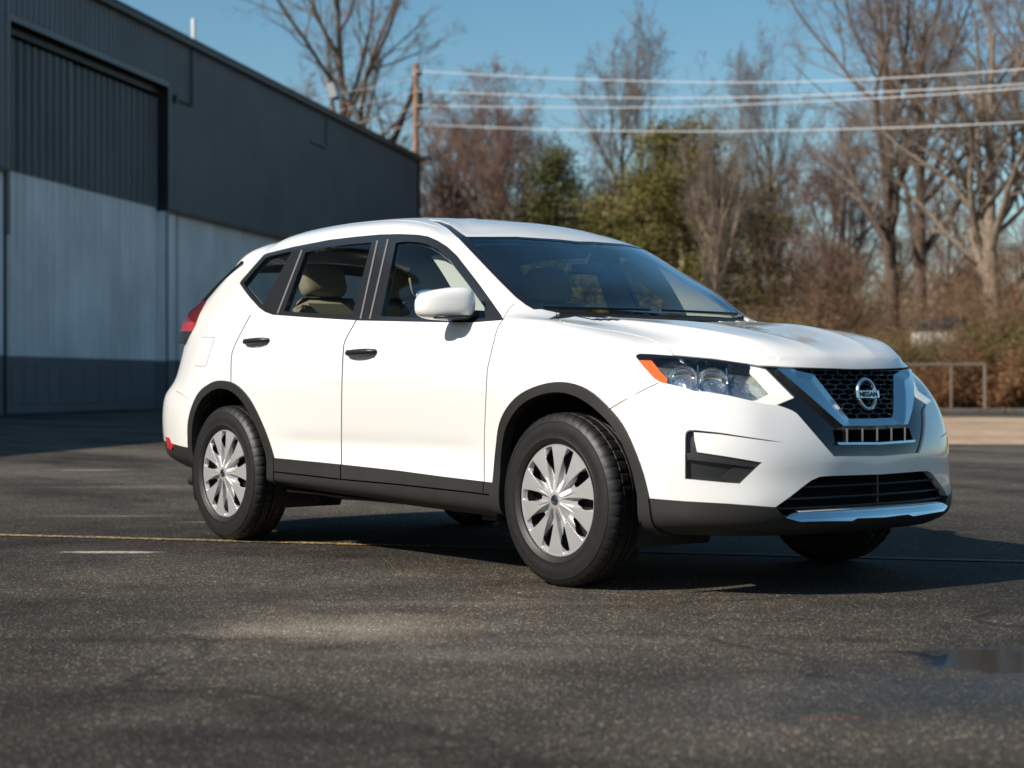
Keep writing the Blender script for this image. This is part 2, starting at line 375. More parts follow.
# a shallow slope beyond the wood, closing the horizon
m = MB(); V = []; F = []
nx, nz = 60, 8
for j in range(nz+1):
    Z = 190+j*25
    for i in range(nx+1):
        X = -180+i*9; h_ = -.2+ (j/nz)**.8*(5.5+2.2*math.sin(i*.31)+1.3*math.sin(i*.83+1)); p = cw(X, Z, h_); V.append(p)
for j in range(nz):
    for i in range(nx): F.append((j*(nx+1)+i, j*(nx+1)+i+1, (j+1)*(nx+1)+i+1, (j+1)*(nx+1)+i))
m.add(V, F); tag(m.build('hills', noisemat('far_wood_floor', [(.06, .045, .03), (.11, .08, .05), (.10, .09, .045)], .08), smooth=True), kind='structure')
# ================================================================ SETTING: the warehouse
TH = math.atan(.1993); a_ = (_r*math.sin(TH)+_d*math.cos(TH)); RZ = math.atan2(a_[1], a_[0])
O_ = cw(-21.28+.1993*30, 30)
def s_of(px): return (21.28/(.1993-(px-512)/FPX)-30)/math.cos(TH)
wh = empty('warehouse', O_, RZ, 'long dark grey metal warehouse with pale blue-white lower walls and tall sliding doors', 'building')
def metal(name, col, rough=.45, dirt=.18):
    m, nt, b = nodemat(name); co = N_(nt, 'ShaderNodeTexCoord').outputs['Object']
    mp = N_(nt, 'ShaderNodeMapping'); nt.links.new(co, mp.inputs[0]); mp.inputs['Scale'].default_value = (1.6, 1, .22)
    n = N_(nt, 'ShaderNodeTexNoise', i_Scale=1.4, i_Detail=9., i_Roughness=.7); nt.links.new(mp.outputs[0], n.inputs['Vector'])
    n2 = N_(nt, 'ShaderNodeTexNoise', i_Scale=.35, i_Detail=5.); nt.links.new(co, n2.inputs['Vector'])
    c = mixc(nt, ramp(nt, n.outputs[0], [(.35, 0.), (.75, 1.)]), tuple(col), tuple(x*(1-dirt) for x in col))
    c = mixc(nt, 1., c, ramp(nt, n2.outputs[0], [(.3, .84), (.7, 1.12)]), 'MULTIPLY')
    nt.links.new(c, b.inputs['Base Color']); b.inputs['Roughness'].default_value = rough; return m
DK = metal('slate_metal_siding', (.128, .152, .168)); LT = metal('pale_metal_siding', (.75, .80, .83), dirt=.25); BS = metal('dark_grey_base_paint', (.13, .15, .168)); DKT = metal('dark_trim_metal', (.022, .027, .031)); GUT = metal('gutter_metal', (.16, .18, .19))
def ribbed(m, s0, s1, z0, z1, y, per=.3, dep=.045, mi=0, cap=True, hole=None):
    """trapezoid-ribbed sheet with its ribs standing out towards the yard (-y)"""
    n = max(1, int(round((s1-s0)/per))); p = (s1-s0)/n; xs = []
    for i in range(n):
        x = s0+i*p; xs += [(x, 0), (x+p*.62, 0), (x+p*.72, 1), (x+p*.90, 1)]
    xs.append((s1, 0)); b = len(m.V)
    for x, k in xs: m.V += [(x, y-dep*k, z0), (x, y-dep*k, z1)]
    for i in range(len(xs)-1): m.F.append((b+2*i, b+2*i+2, b+2*i+3, b+2*i+1)); m.M.append(mi)
sA, sO0, sO1, sE = -42., s_of(7), s_of(168), s_of(418)
EAVE = 11.54; ZB = 6.08; HO = 9.92
def bpart(name, m, mats, parent=wh, smooth=False): return m.build(name, mats, parent, smooth, fix=False)
m = MB(); ribbed(m, sA, sO0, ZB, EAVE, 0); ribbed(m, sO0, sO1, HO, EAVE, 0); ribbed(m, sO1, sE, ZB, EAVE, 0); bpart('upper_siding', m, DK)
m = MB(); ribbed(m, sA, sO0-.05, 1.5, ZB, .10, mi=0); ribbed(m, sA, sO0-.05, -.05, 1.5, .10, mi=1)
ribbed(m, sO1+1.1, sE, 1.5, ZB, .14, mi=0, per=.3, dep=.035); ribbed(m, sO1+1.1, sE, -.05, 1.5, .14, mi=1, dep=.035); bpart('lower_siding', m, [LT, BS])
m = MB(); m.box((sO1+.42, .10, 3.78), (.75, .10, 4.56), m=0, bev=.01); m.box((sO1+.42, .10, .73), (.75, .10, 1.55), m=1, bev=.01); bpart('door_post', m, [LT, BS])
m = MB(); m.box(((sO0+sO1)/2, .22, HO+.09), (sO1-sO0+.3, .44, .18)); m.box((sO0-.04, .2, HO/2), (.08, .40, HO)); m.box((sO1+.02, .20, 8.0), (.06, .42, 3.9)); bpart('door_frame', m, DKT)
m = MB(); m.box((sO1+.0, .24, 3.78), (.05, .34, 4.60), m=0); m.box((sO1+.0, .24, .72), (.05, .34, 1.50), m=1); bpart('door_reveal', m, [LT, BS])
m = MB(); m.box((sO1+.03, .035, 3.0), (.05, .03, 6.0)); bpart('door_seam', m, DKT)
m = MB(); m.box((sO0+.0, -.03, HO/2+3), (.16, .05, 6.9)); m.box(((sO0+sO1)/2, -.045, HO+.04), (sO1-sO0+.1, .03, .16)); m.box((sO1+.0, -.045, 8), (.12, .03, 4.0)); bpart('opening_trim', m, DK)
m = MB(); m.box(((sO1+sE)/2+.1, -.03, ZB+.03), (sE-sO1-.1, .09, .10)); m.box(((sA+sO0)/2, -.03, ZB+.03), (sO0-sA, .09, .10)); bpart('siding_drip_edge', m, DKT)
ss = s_of(79)
for q0, q1, yy in ((sO0+.05, ss+.12, .36), (ss-.12, sO1-.03, .42)):
    m = MB(); ribbed(m, q0, q1, 6.2, HO-.35, yy, .42, .11, 0); ribbed(m, q0, q1, 1.5, 6.2, yy, .42, .06, 1)
    m.box(((q0+q1)/2, yy+.06, 4.8), (q1-q0, .05, 9.4), m=0)
    m.box((q0+.05, yy-.03, 3.85), (.07, .05, 4.7), m=1); m.box((q1-.05, yy-.03, 3.85), (.07, .05, 4.7), m=1)
    n = 6
    d = bpart('sliding_door', m, [DK, LT])
    mb = MB(); mb.box(((q0+q1)/2, yy-.01, .76), (q1-q0, .07, 1.48), m=0)
    for i in range(n):
        x = q0+(q1-q0)*(i+.5)/n; mb.box((x, yy-.055, .78), ((q1-q0)/n*.72, .03, 1.05), m=0, bev=.01)
    bpart('kick_panel', mb, [BS], d)
m = MB(); m.box(((sO0+sO1)/2, .30, HO-.17), (sO1-sO0, .12, .16)); bpart('door_track', m, DKT)
# eave, gutter, roof, far walls
m = MB(); m.box(((sA+sE)/2, -.10, EAVE-.02), (sE-sA+.5, .22, .20), m=0, bev=.02); m.box(((sA+sE)/2, -.13, EAVE+.11), (sE-sA+.5, .20, .05), m=1); bpart('gutter', m, [DKT, GUT])
m = MB(); W_ = 34.
m.add([(sA-.3, -.25, EAVE+.10), (sE+.3, -.25, EAVE+.10), (sE+.3, W_/2, EAVE+2.6), (sA-.3, W_/2, EAVE+2.6), (sE+.3, W_+.25, EAVE+.1), (sA-.3, W_+.25, EAVE+.1)], [(0, 1, 2, 3), (3, 2, 4, 5)]); bpart('roof', m, GUT)
m = MB(); m.add([(sE, 0, -.05), (sE, W_, -.05), (sE, W_, EAVE), (sE, W_/2, EAVE+2.5), (sE, 0, EAVE), (sA, 0, -.05), (sA, W_, -.05), (sA, W_, EAVE), (sA, W_/2, EAVE+2.5), (sA, 0, EAVE)], [(0, 1, 2, 3, 4), (9, 8, 7, 6, 5), (1, 6, 7, 2)]); bpart('end_walls', m, DK)
m = MB(); m.box((sE-.02, -.03, (ZB+EAVE)/2), (.20, .14, EAVE-ZB)); m.box((sE-.02, .10, ZB/2), (.16, .10, ZB)); bpart('corner_trim', m, DKT)
GREYP = metal('grey_lamp_housing', (.30, .31, .31))
# conduit mast, floodlight
m = MB(); x = s_of(189.5); m.tube([(x, -.07, 9.6), (x, -.07, 11.6), (x, -.12, 12.15)], .045, 8); m.tube([(x, -.07, 9.6), (s_of(173), -.07, 9.6)], .04, 8); m.box((s_of(173), -.08, 9.6), (.16, .14, .22)); m.build('conduit_mast', DKT, wh)
m = MB(); m.tube([(x, -.14, 11.68), (x, -.14, 12.35)], .075, 8); m.build('mast_cap', LT, wh)
m = MB(); x = s_of(325); m.tube([(s_of(309), -.07, 10.15), (x, -.07, 10.15), (x, -.07, 11.6), (x, -.25, 11.95)], .05, 8); fl = m.build('floodlight_arm', GUT, wh)
m = MB(); m.box((x-.1, -.40, 12.35), (.55, .34, .62), Matrix.Rotation(R(-18), 3, 'X'), bev=.04); m.build('floodlight_head', GREYP, fl)
m = MB(); m.box((x-.1, -.60, 12.27), (.47, .03, .52), Matrix.Rotation(R(-18), 3, 'X')); m.build('floodlight_glass', GLOSSB, fl)
m = MB(); m.box((s_of(350), -.10, 6.75), (.55, .18, .35), bev=.02); m.tube([(s_of(350)-.2, -.1, 6.9), (s_of(350)-.9, -.1, 7.25)], .04, 6); m.build('wall_box', DKT, wh)

# ================================================================ THE CAR: body surface
# control rows of the car body: (x, half width, z) for 19 stations from nose centre round the side to tail centre
def _row(front, sx, sh, sz, rear):
    return front + [(x, h, z) for x, h, z in zip(sx, sh, sz)] + rear
_H = (0, .2, .35, .5, .6, .7, .78, .85)
def _low(z, fx, fh, sh, rear, sz=None, sx=(.3, 0, -.4, -.9, -1.5, -2.1, -2.7), zr=None):
    zr = z if zr is None else zr
    return _row([(x, h, z) for x, h in zip(fx, fh)], sx, sh, sz or [z]*7, [(x, h, zr) for x, h in rear])
ROWS = [
 _low(.235, (.84,.835,.82,.77,.70,.60,.50,.42), (0,.2,.35,.48,.57,.66,.72,.77), (.79,.79,.80,.80,.80,.80,.79), [(-3.2,.72),(-3.45,.62),(-3.58,.35),(-3.6,0)], zr=.33, sz=[.24,.245,.255,.265,.28,.30,.315]),
 _low(.285,(.93,.922,.905,.865,.82,.74,.63,.50),(0,.2,.35,.5,.6,.7,.79,.85), (.875,.885,.88,.88,.88,.885,.885), [(-3.25,.80),(-3.52,.68),(-3.66,.4),(-3.68,0)], zr=.365, sz=[.285,.29,.295,.305,.32,.335,.35]),
 _low(.37, (.95,.94,.92,.88,.83,.745,.64,.51), (0,.2,.35,.5,.61,.71,.79,.855), (.89,.895,.885,.885,.885,.89,.895), [(-3.25,.86),(-3.58,.74),(-3.73,.4),(-3.75,0)], zr=.41),
 _low(.45, (.948,.938,.915,.87,.82,.74,.64,.51),(0,.2,.35,.51,.61,.71,.79,.855), (.893,.90,.88,.872,.872,.885,.90), [(-3.25,.88),(-3.61,.755),(-3.75,.42),(-3.77,0)]),
 _low(.57, (.942,.936,.912,.865,.815,.735,.635,.50),(0,.2,.35,.51,.61,.71,.79,.86), (.90,.91,.885,.876,.879,.896,.91), [(-3.25,.893),(-3.62,.77),(-3.755,.45),(-3.775,0)]),
 _low(.68, (.908,.903,.882,.84,.795,.705,.60,.47),(0,.2,.35,.49,.60,.70,.785,.855), (.90,.915,.90,.895,.898,.908,.918), [(-3.25,.893),(-3.62,.77),(-3.755,.45),(-3.775,0)]),
 _low(.77, (.872,.866,.845,.805,.755,.67,.56,.44),(0,.2,.34,.47,.59,.69,.775,.845), (.893,.915,.912,.91,.912,.918,.92), [(-3.22,.885),(-3.60,.765),(-3.73,.45),(-3.75,0)]),
 _low(.85, (.838,.83,.805,.75,.695,.615,.50,.38),(0,.2,.34,.47,.575,.67,.755,.825), (.88,.906,.916,.918,.92,.92,.918), [(-3.18,.875),(-3.50,.75),(-3.60,.45),(-3.63,0)]),
 _row([(.822,0,.905),(.812,.2,.905),(.782,.34,.904),(.72,.465,.902),(.642,.56,.90),(.57,.655,.90),(.46,.735,.902),(.35,.80,.90)],
      (.26,0,-.4,-.9,-1.5,-2.1,-2.7),(.848,.892,.911,.917,.919,.917,.906),(.905,.925,.945,.952,.957,.967,.985),
      [(-3.12,.865,.98),(-3.45,.745,.96),(-3.58,.45,.96),(-3.61,0,.96)]),
 _row([(.785,0,.955),(.775,.2,.957),(.742,.34,.953),(.66,.46,.948),(.585,.545,.946),(.505,.64,.946),(.405,.72,.951),(.31,.79,.960)],
      (.2,0,-.4,-.9,-1.5,-2.1,-2.7),(.833,.868,.893,.902,.905,.90,.885),(.975,1.0,1.02,1.03,1.035,1.05,1.07),
      [(-3.08,.85,1.07),(-3.43,.735,1.06),(-3.58,.45,1.06),(-3.61,0,1.06)]),
 _row([(.66,0,1.0),(.655,.2,1.006),(.63,.35,1.013),(.57,.455,1.004),(.50,.535,.997),(.41,.615,.995),(.32,.69,1.0),(.24,.74,1.012)],
      (.12,-.06,-.42,-.9,-1.5,-2.1,-2.7),(.79,.83,.868,.886,.888,.88,.86),(1.03,1.05,1.07,1.085,1.10,1.12,1.14),
      [(-3.05,.83,1.14),(-3.42,.725,1.14),(-3.57,.45,1.14),(-3.60,0,1.14)]),
 _row([(.3,0,1.070),(.3,.2,1.077),(.28,.34,1.082),(.24,.44,1.078),(.19,.51,1.070),(.13,.58,1.06),(.07,.64,1.065),(.0,.69,1.075)],
      (-.1,-.22,-.5,-.92,-1.5,-2.1,-2.7),(.745,.795,.842,.868,.872,.865,.84),(1.09,1.10,1.112,1.12,1.14,1.16,1.18),
      [(-3.02,.81,1.20),(-3.40,.71,1.20),(-3.53,.44,1.20),(-3.55,0,1.20)]),
 _row([(-.30,0,1.135),(-.305,.2,1.14),(-.315,.35,1.14),(-.33,.48,1.138),(-.345,.56,1.138),(-.36,.63,1.138),(-.385,.68,1.138),(-.415,.72,1.138)],
      (-.455,-.52,-.68,-.98,-1.5,-2.1,-2.7),(.757,.79,.825,.848,.855,.85,.815),(1.14,1.145,1.155,1.165,1.18,1.20,1.23),
      [(-2.98,.785,1.26),(-3.33,.69,1.26),(-3.46,.42,1.26),(-3.48,0,1.26)]),
 _row([(-.49,0,1.277),(-.495,.2,1.277),(-.51,.34,1.275),(-.53,.46,1.272),(-.55,.54,1.27),(-.57,.61,1.268),(-.59,.655,1.267),(-.615,.695,1.265)],
      (-.65,-.71,-.86,-1.15,-1.55,-2.1,-2.65),(.73,.762,.79,.803,.81,.805,.77),(1.265,1.267,1.272,1.28,1.30,1.32,1.34),
      [(-2.9,.74,1.36),(-3.2,.665,1.36),(-3.34,.4,1.36),(-3.36,0,1.36)]),
 _row([(-.71,0,1.41),(-.715,.2,1.41),(-.73,.33,1.407),(-.75,.44,1.404),(-.77,.51,1.40),(-.795,.57,1.397),(-.815,.61,1.395),(-.84,.645,1.392)],
      (-.875,-.93,-1.05,-1.25,-1.6,-2.1,-2.6),(.68,.712,.737,.75,.757,.75,.72),(1.392,1.395,1.405,1.42,1.435,1.445,1.445),
      [(-2.82,.695,1.45),(-3.08,.64,1.45),(-3.22,.38,1.45),(-3.24,0,1.45)]),
 _row([(-.93,0,1.535),(-.935,.2,1.533),(-.95,.32,1.53),(-.97,.42,1.525),(-.985,.48,1.52),(-1.005,.535,1.514),(-1.025,.57,1.51),(-1.05,.60,1.507)],
      (-1.085,-1.14,-1.23,-1.4,-1.65,-2.1,-2.55),(.635,.66,.68,.695,.70,.695,.67),(1.507,1.515,1.53,1.545,1.558,1.56,1.54),
      [(-2.75,.65,1.53),(-3.00,.61,1.53),(-3.16,.36,1.53),(-3.18,0,1.53)]),
 _row([(-1.02,0,1.572),(-1.025,.19,1.569),(-1.04,.30,1.564),(-1.06,.39,1.557),(-1.08,.45,1.551),(-1.10,.50,1.547),(-1.125,.535,1.55),(-1.15,.565,1.55)],
      (-1.19,-1.24,-1.33,-1.47,-1.7,-2.1,-2.52),(.595,.617,.637,.65,.655,.65,.63),(1.555,1.567,1.582,1.598,1.61,1.612,1.595),
      [(-2.70,.61,1.577),(-2.95,.56,1.572),(-3.1,.33,1.575),(-3.12,0,1.577)]),
 _row([(-1.16,0,1.612),(-1.165,.17,1.609),(-1.175,.26,1.604),(-1.19,.33,1.599),(-1.21,.385,1.595),(-1.23,.425,1.593),(-1.255,.46,1.597),(-1.285,.485,1.60)],
      (-1.32,-1.37,-1.44,-1.55,-1.75,-2.1,-2.48),(.508,.527,.54,.55,.555,.555,.54),(1.605,1.613,1.625,1.637,1.647,1.65,1.637),
      [(-2.65,.52,1.62),(-2.85,.45,1.607),(-2.95,.25,1.61),(-2.97,0,1.612)]),
 _row([(-1.40,0,1.650),(-1.40,.12,1.648),(-1.41,.17,1.647),(-1.42,.21,1.646),(-1.43,.24,1.65),(-1.44,.265,1.649),(-1.46,.285,1.649),(-1.48,.30,1.65)],
      (-1.50,-1.53,-1.58,-1.66,-1.83,-2.1,-2.40),(.31,.32,.325,.33,.335,.335,.33),(1.652,1.656,1.661,1.667,1.672,1.675,1.665),
      [(-2.52,.30,1.657),(-2.62,.24,1.652),(-2.70,.13,1.65),(-2.72,0,1.65)]),
 [(-1.60,0,1.676),(-1.605,0,1.676),(-1.61,0,1.676),(-1.62,0,1.676),(-1.63,0,1.677),(-1.64,0,1.677),(-1.65,0,1.677),(-1.66,0,1.678),
  (-1.675,0,1.678),(-1.69,0,1.679),(-1.72,0,1.680),(-1.78,0,1.681),(-1.90,0,1.682),(-2.1,0,1.682),(-2.3,0,1.679),
  (-2.38,0,1.677),(-2.44,0,1.675),(-2.48,0,1.673),(-2.5,0,1.672)],
]
def cr_eval(t, Y, s):
    # C1 centripetal-like cubic with finite difference tangents (non uniform)
    h = np.diff(t)[:, None]; d = np.diff(Y, axis=0)/h
    m = np.zeros_like(Y)
    m[1:-1] = (d[:-1]*h[1:]+d[1:]*h[:-1])/(h[:-1]+h[1:])
    m[0] = d[0]; m[-1] = d[-1]
    i = np.clip(np.searchsorted(t, s, side='right')-1, 0, len(t)-2)
    u = ((s-t[i])/(t[i+1]-t[i]))[:, None]; hh = (t[i+1]-t[i])[:, None]
    return ((1+2*u)*(1-u)**2*Y[i]+u*(1-u)**2*hh*m[i]+u*u*(3-2*u)*Y[i+1]+u*u*(u-1)*hh*m[i+1])
def body_grid(ROWS, nu, nv, smooth=12):
    A = np.array(ROWS, float)            # rows, cols, 3
    A[:, :, 1] *= -1
    nr, nc = A.shape[:2]
    du = np.linalg.norm(np.diff(A, axis=1), axis=2).mean(0)**.6
    tu = np.concatenate([[0], np.cumsum(du)])
    dv = np.linalg.norm(np.diff(A, axis=0), axis=2).mean(1)**.6
    tv = np.concatenate([[0], np.cumsum(dv)])
    def samples(t, n):
        out = []
        tot = t[-1]
        for a, b in zip(t[:-1], t[1:]):
            k = max(3, int(round(n*(b-a)/tot)))
            out.append(np.linspace(a, b, k, endpoint=False))
        return np.concatenate(out+[[t[-1]]])
    su = samples(tu, nu); sv = samples(tv, nv)
    B = np.stack([cr_eval(tu, A[r], su) for r in range(nr)])
    # mirror-aware in u: nose centre and tail centre tangents are handled by smoothing with reflection
    G = np.stack([cr_eval(tv, B[:, c], sv) for c in range(B.shape[1])], axis=1)
    for k in range(smooth):
        P = np.pad(G, ((1, 1), (1, 1), (0, 0)), mode='edge')
        P[:, 0] = P[:, 2]*[1, -1, 1]; P[:, -1] = P[:, -3]*[1, -1, 1]
        P[0] = 2*P[1]-P[2]; P[-1] = P[-3]*[1, -1, 1]
        G2 = .5*G+.125*(P[:-2, 1:-1]+P[2:, 1:-1]+P[1:-1, :-2]+P[1:-1, 2:])
        G2[:, 0, 1] = 0; G2[:, -1, 1] = 0; G2[-1, :, 1] = 0
        G = G2
    return G
def grid_normals(G):
    P = np.pad(G, ((1, 1), (1, 1), (0, 0)), mode='edge')
    P[:, 0] = P[:, 2]*[1, -1, 1]; P[:, -1] = P[:, -3]*[1, -1, 1]
    P[0] = 2*P[1]-P[2]; P[-1] = P[-3]*[1, -1, 1]
    du = P[1:-1, 2:]-P[1:-1, :-2]; dv = P[2:, 1:-1]-P[:-2, 1:-1]
    n = np.cross(du, dv); n /= np.maximum(np.linalg.norm(n, axis=2), 1e-9)[:, :, None]
    return n
class Surf:
    """half of the car skin (y<0): a quad grid whose faces are cut along outlines and then sorted into panels"""
    def __init__(s, G, N):
        Rr, C = G.shape[:2]
        s.V = [tuple(v) for v in G.reshape(-1, 3)]; s.N = [tuple(v) for v in N.reshape(-1, 3)]
        s.F = [(r*C+c, r*C+c+1, (r+1)*C+c+1, (r+1)*C+c) for r in range(Rr-1) for c in range(C-1)]
        s.L = ['body']*len(s.F)
        s.P = {}
        s._prep()
    def proj(s, mode, A):
        A = np.asarray(A)
        if mode == 'c': return project(A)
        if mode == 'y': return A[:, [0, 2]]
        if mode == 'x': return A[:, [1, 2]]
        if mode == 'z': return A[:, [0, 1]]
    def _prep(s):
        for m in 'cyxz': s.P[m] = [tuple(p) for p in s.proj(m, s.V)]
    def addv(s, a, b, t):
        va, vb = s.V[a], s.V[b]; v = tuple(va[i]+(vb[i]-va[i])*t for i in range(3))
        na, nb = s.N[a], s.N[b]; n = [na[i]+(nb[i]-na[i])*t for i in range(3)]; l = math.sqrt(sum(k*k for k in n)) or 1
        s.V.append(v); s.N.append(tuple(k/l for k in n))
        for m in 'cyxz': s.P[m].append(tuple(s.proj(m, [v])[0]))
        return len(s.V)-1
    def centres(s):
        Va = np.array(s.V); n = len(s.F)
        c = np.zeros((n, 3))
        ln = np.array([len(f) for f in s.F])
        for k in np.unique(ln):
            idx = np.where(ln == k)[0]
            c[idx] = Va[np.array([s.F[i] for i in idx])].mean(1)
        return c
    def cut(s, mode, poly, label, flt=None, only=None, closed=True, eps=None, ssz=None):
        P = np.array(s.P[mode]); n = len(s.F)
        ln = np.array([len(f) for f in s.F]); lo = np.zeros((n, 2)); hi = np.zeros((n, 2)); cen = np.zeros((n, 3)); Va = np.array(s.V); Na = np.array(s.N); nn = np.zeros((n, 3))
        for k in np.unique(ln):
            idx = np.where(ln == k)[0]; A = np.array([s.F[i] for i in idx]); q = P[A]
            lo[idx] = q.min(1); hi[idx] = q.max(1); cen[idx] = Va[A].mean(1); nn[idx] = Na[A].mean(1)
        ok = np.ones(n, bool)
        if flt is not None: ok &= flt(cen, nn)
        if mode == 'c': ok &= ((CAM-cen)*nn).sum(1) > -.0
        if only is not None:
            on = {only} if isinstance(only, str) else set(only)
            ok &= np.array([l in on for l in s.L])
        poly = np.array(poly, float)
        pl, ph = poly.min(0), poly.max(0)
        ok &= (hi[:, 0] >= pl[0]) & (lo[:, 0] <= ph[0]) & (hi[:, 1] >= pl[1]) & (lo[:, 1] <= ph[1])
        cand = np.where(ok)[0]
        ssz = ssz or (12. if mode == 'c' else .05); eps = eps or (.02 if mode == 'c' else 1e-4)
        segs = []
        m = len(poly)
        for i in range(m):
            a, b = poly[i], poly[(i+1) % m]; k = max(1, int(math.ceil(np.linalg.norm(b-a)/ssz)))
            for j in range(k): segs.append((a+(b-a)*j/k, a+(b-a)*(j+1)/k, i))
        touch = {}
        cl, ch = lo[cand], hi[cand]
        for si, (a, b, _) in enumerate(segs):
            x0, x1 = min(a[0], b[0])-eps, max(a[0], b[0])+eps; y0, y1 = min(a[1], b[1])-eps, max(a[1], b[1])+eps
            hit = cand[(ch[:, 0] >= x0) & (cl[:, 0] <= x1) & (ch[:, 1] >= y0) & (cl[:, 1] <= y1)]
            for f in hit: touch.setdefault(int(f), []).append(si)
        Pm = s.P[mode]; split = {}
        newF, newL = [], []
        dead = set()
        for f, ss in touch.items():
            frags = [s.F[f]]; done = set(); changed = False
            for si in ss:
                a, b, li = segs[si]
                if li in done: continue
                done.add(li)
                a, b = poly[li], poly[(li+1) % m]
                dx, dy = b[0]-a[0], b[1]-a[1]; L = math.hypot(dx, dy)
                if L < 1e-9: continue
                nx, ny = -dy/L, dx/L; out = []
                for fr in frags:
                    d = [(Pm[v][0]-a[0])*nx+(Pm[v][1]-a[1])*ny for v in fr]
                    sd = [0 if abs(q) < eps else (1 if q > 0 else -1) for q in d]
                    if max(sd) <= 0 or min(sd) >= 0: out.append(fr); continue
                    A, B = [], []
                    for i in range(len(fr)):
                        j = (i+1) % len(fr); v, w = fr[i], fr[j]
                        if sd[i] >= 0: A.append(v)
                        if sd[i] <= 0: B.append(v)
                        if sd[i]*sd[j] < 0:
                            key = (v, w) if v < w else (w, v); kk = (key, li)
                            if kk not in split:
                                dd = {v: d[i], w: d[j]}
                                split[kk] = s.addv(key[0], key[1], dd[key[0]]/(dd[key[0]]-dd[key[1]]))
                            A.append(split[kk]); B.append(split[kk])
                    changed = True
                    if len(A) >= 3: out.append(tuple(A))
                    if len(B) >= 3: out.append(tuple(B))
                frags = out
            if changed:
                dead.add(f)
                for fr in frags: newF.append(fr); newL.append(s.L[f])
        # keep neighbours watertight: give them the new corner points
        ed = {}
        for (key, li), v in split.items(): ed.setdefault(key, []).append(v)
        def insert(f):
            out = []
            for i in range(len(f)):
                v, w = f[i], f[(i+1) % len(f)]; out.append(v)
                key = (v, w) if v < w else (w, v)
                if key in ed:
                    pv = s.V[v]
                    for q in sorted(ed[key], key=lambda q: sum((s.V[q][k]-pv[k])**2 for k in range(3))): out.append(q)
            return tuple(out) if len(out) > len(f) else f
        big = np.where((hi[:, 0] >= pl[0]-1e-3) & (lo[:, 0] <= ph[0]+1e-3) & (hi[:, 1] >= pl[1]-1e-3) & (lo[:, 1] <= ph[1]+1e-3))[0]
        if ed:
            for f in big:
                if f not in dead: s.F[f] = insert(s.F[f])
            newF = [insert(f) for f in newF]
        keep = [i for i in range(n) if i not in dead]
        s.F = [s.F[i] for i in keep]+newF; s.L = [s.L[i] for i in keep]+newL
        # label faces whose centre lies inside
        cen = s.centres(); n = len(s.F)
        C2 = s.proj(mode, cen); Na = np.array(s.N); nn = np.array([Na[f[0]] for f in s.F])
        ins = inside(poly, C2)
        if flt is not None: ins &= flt(cen, nn)
        if mode == 'c': ins &= ((CAM-cen)*nn).sum(1) > -.0
        if only is not None:
            on = {only} if isinstance(only, str) else set(only)
            ins &= np.array([l in on for l in s.L])
        for i in np.where(ins)[0]: s.L[i] = label
    def line(s, mode, pts, w, label='gap', flt=None, only=None, curve=True):
        """a narrow band of width w along a polyline"""
        p = np.array(spl(pts, 5) if curve else pts, float)
        t = np.gradient(p, axis=0); t /= np.linalg.norm(t, axis=1)[:, None]
        nrm = np.stack([-t[:, 1], t[:, 0]], 1)*w/2
        s.cut(mode, np.concatenate([p+nrm, (p-nrm)[::-1]]), label, flt, only)
def inside(poly, Q):
    x, y = Q[:, 0], Q[:, 1]; r = np.zeros(len(Q), bool); n = len(poly)
    for i in range(n):
        x0, y0 = poly[i]; x1, y1 = poly[(i+1) % n]
        c = ((y0 > y) != (y1 > y))
        with np.errstate(all='ignore'):
            r ^= c & (x < (x1-x0)*(y-y0)/(y1-y0+1e-12)+x0)
    return r
def patch(S, labels, off=0., depth=.012, rimside=True, close_mid=False, solid=False, offf=None, ff=None):
    """vertices, faces, per-loop normals of the faces with these labels, pushed out by off, with a rim going inwards"""
    labels = {labels} if isinstance(labels, str) else set(labels)
    idx = {}; V = []; N = []; F = []
    for f, l in zip(S.F, S.L):
        if l not in labels: continue
        if ff is not None and not ff(S.V[f[0]], S.N[f[0]]): continue
        g = []
        for v in f:
            if v not in idx:
                idx[v] = len(V); n = S.N[v]; o = off if offf is None else offf(S.V[v])
                p = S.V[v]; q = (p[0]+n[0]*o, p[1]+n[1]*o if abs(p[1]) > 1e-5 else 0., p[2]+n[2]*o)
                V.append(q); N.append(n)
            g.append(idx[v])
        F.append(tuple(g))
    LN = [N[v] for f in F for v in f]
    if rimside and depth > 0:
        cnt = {}
        for f in F:
            for i in range(len(f)):
                e = (f[i], f[(i+1) % len(f)]); k = (min(e), max(e)); cnt.setdefault(k, []).append(e)
        low = {}
        nf = len(F)
        for k, es in cnt.items():
            if len(es) != 1: continue
            a, b = es[0]
            if abs(V[a][1]) < 1e-5 and abs(V[b][1]) < 1e-5 and not close_mid: continue
            for v in (a, b):
                if v not in low:
                    low[v] = len(V); n = N[v]; V.append((V[v][0]-n[0]*depth, V[v][1]-n[1]*depth if abs(V[v][1]) > 1e-5 else 0., V[v][2]-n[2]*depth)); N.append(n)
            F.append((b, a, low[a], low[b]))
            pa, pb, pc = Vector(V[b]), Vector(V[a]), Vector(V[low[a]])
            fn = (pb-pa).cross(pc-pb); fn = tuple(fn.normalized()) if fn.length > 1e-12 else (0, 0, 1)
            LN += [fn]*4
    return V, F, LN
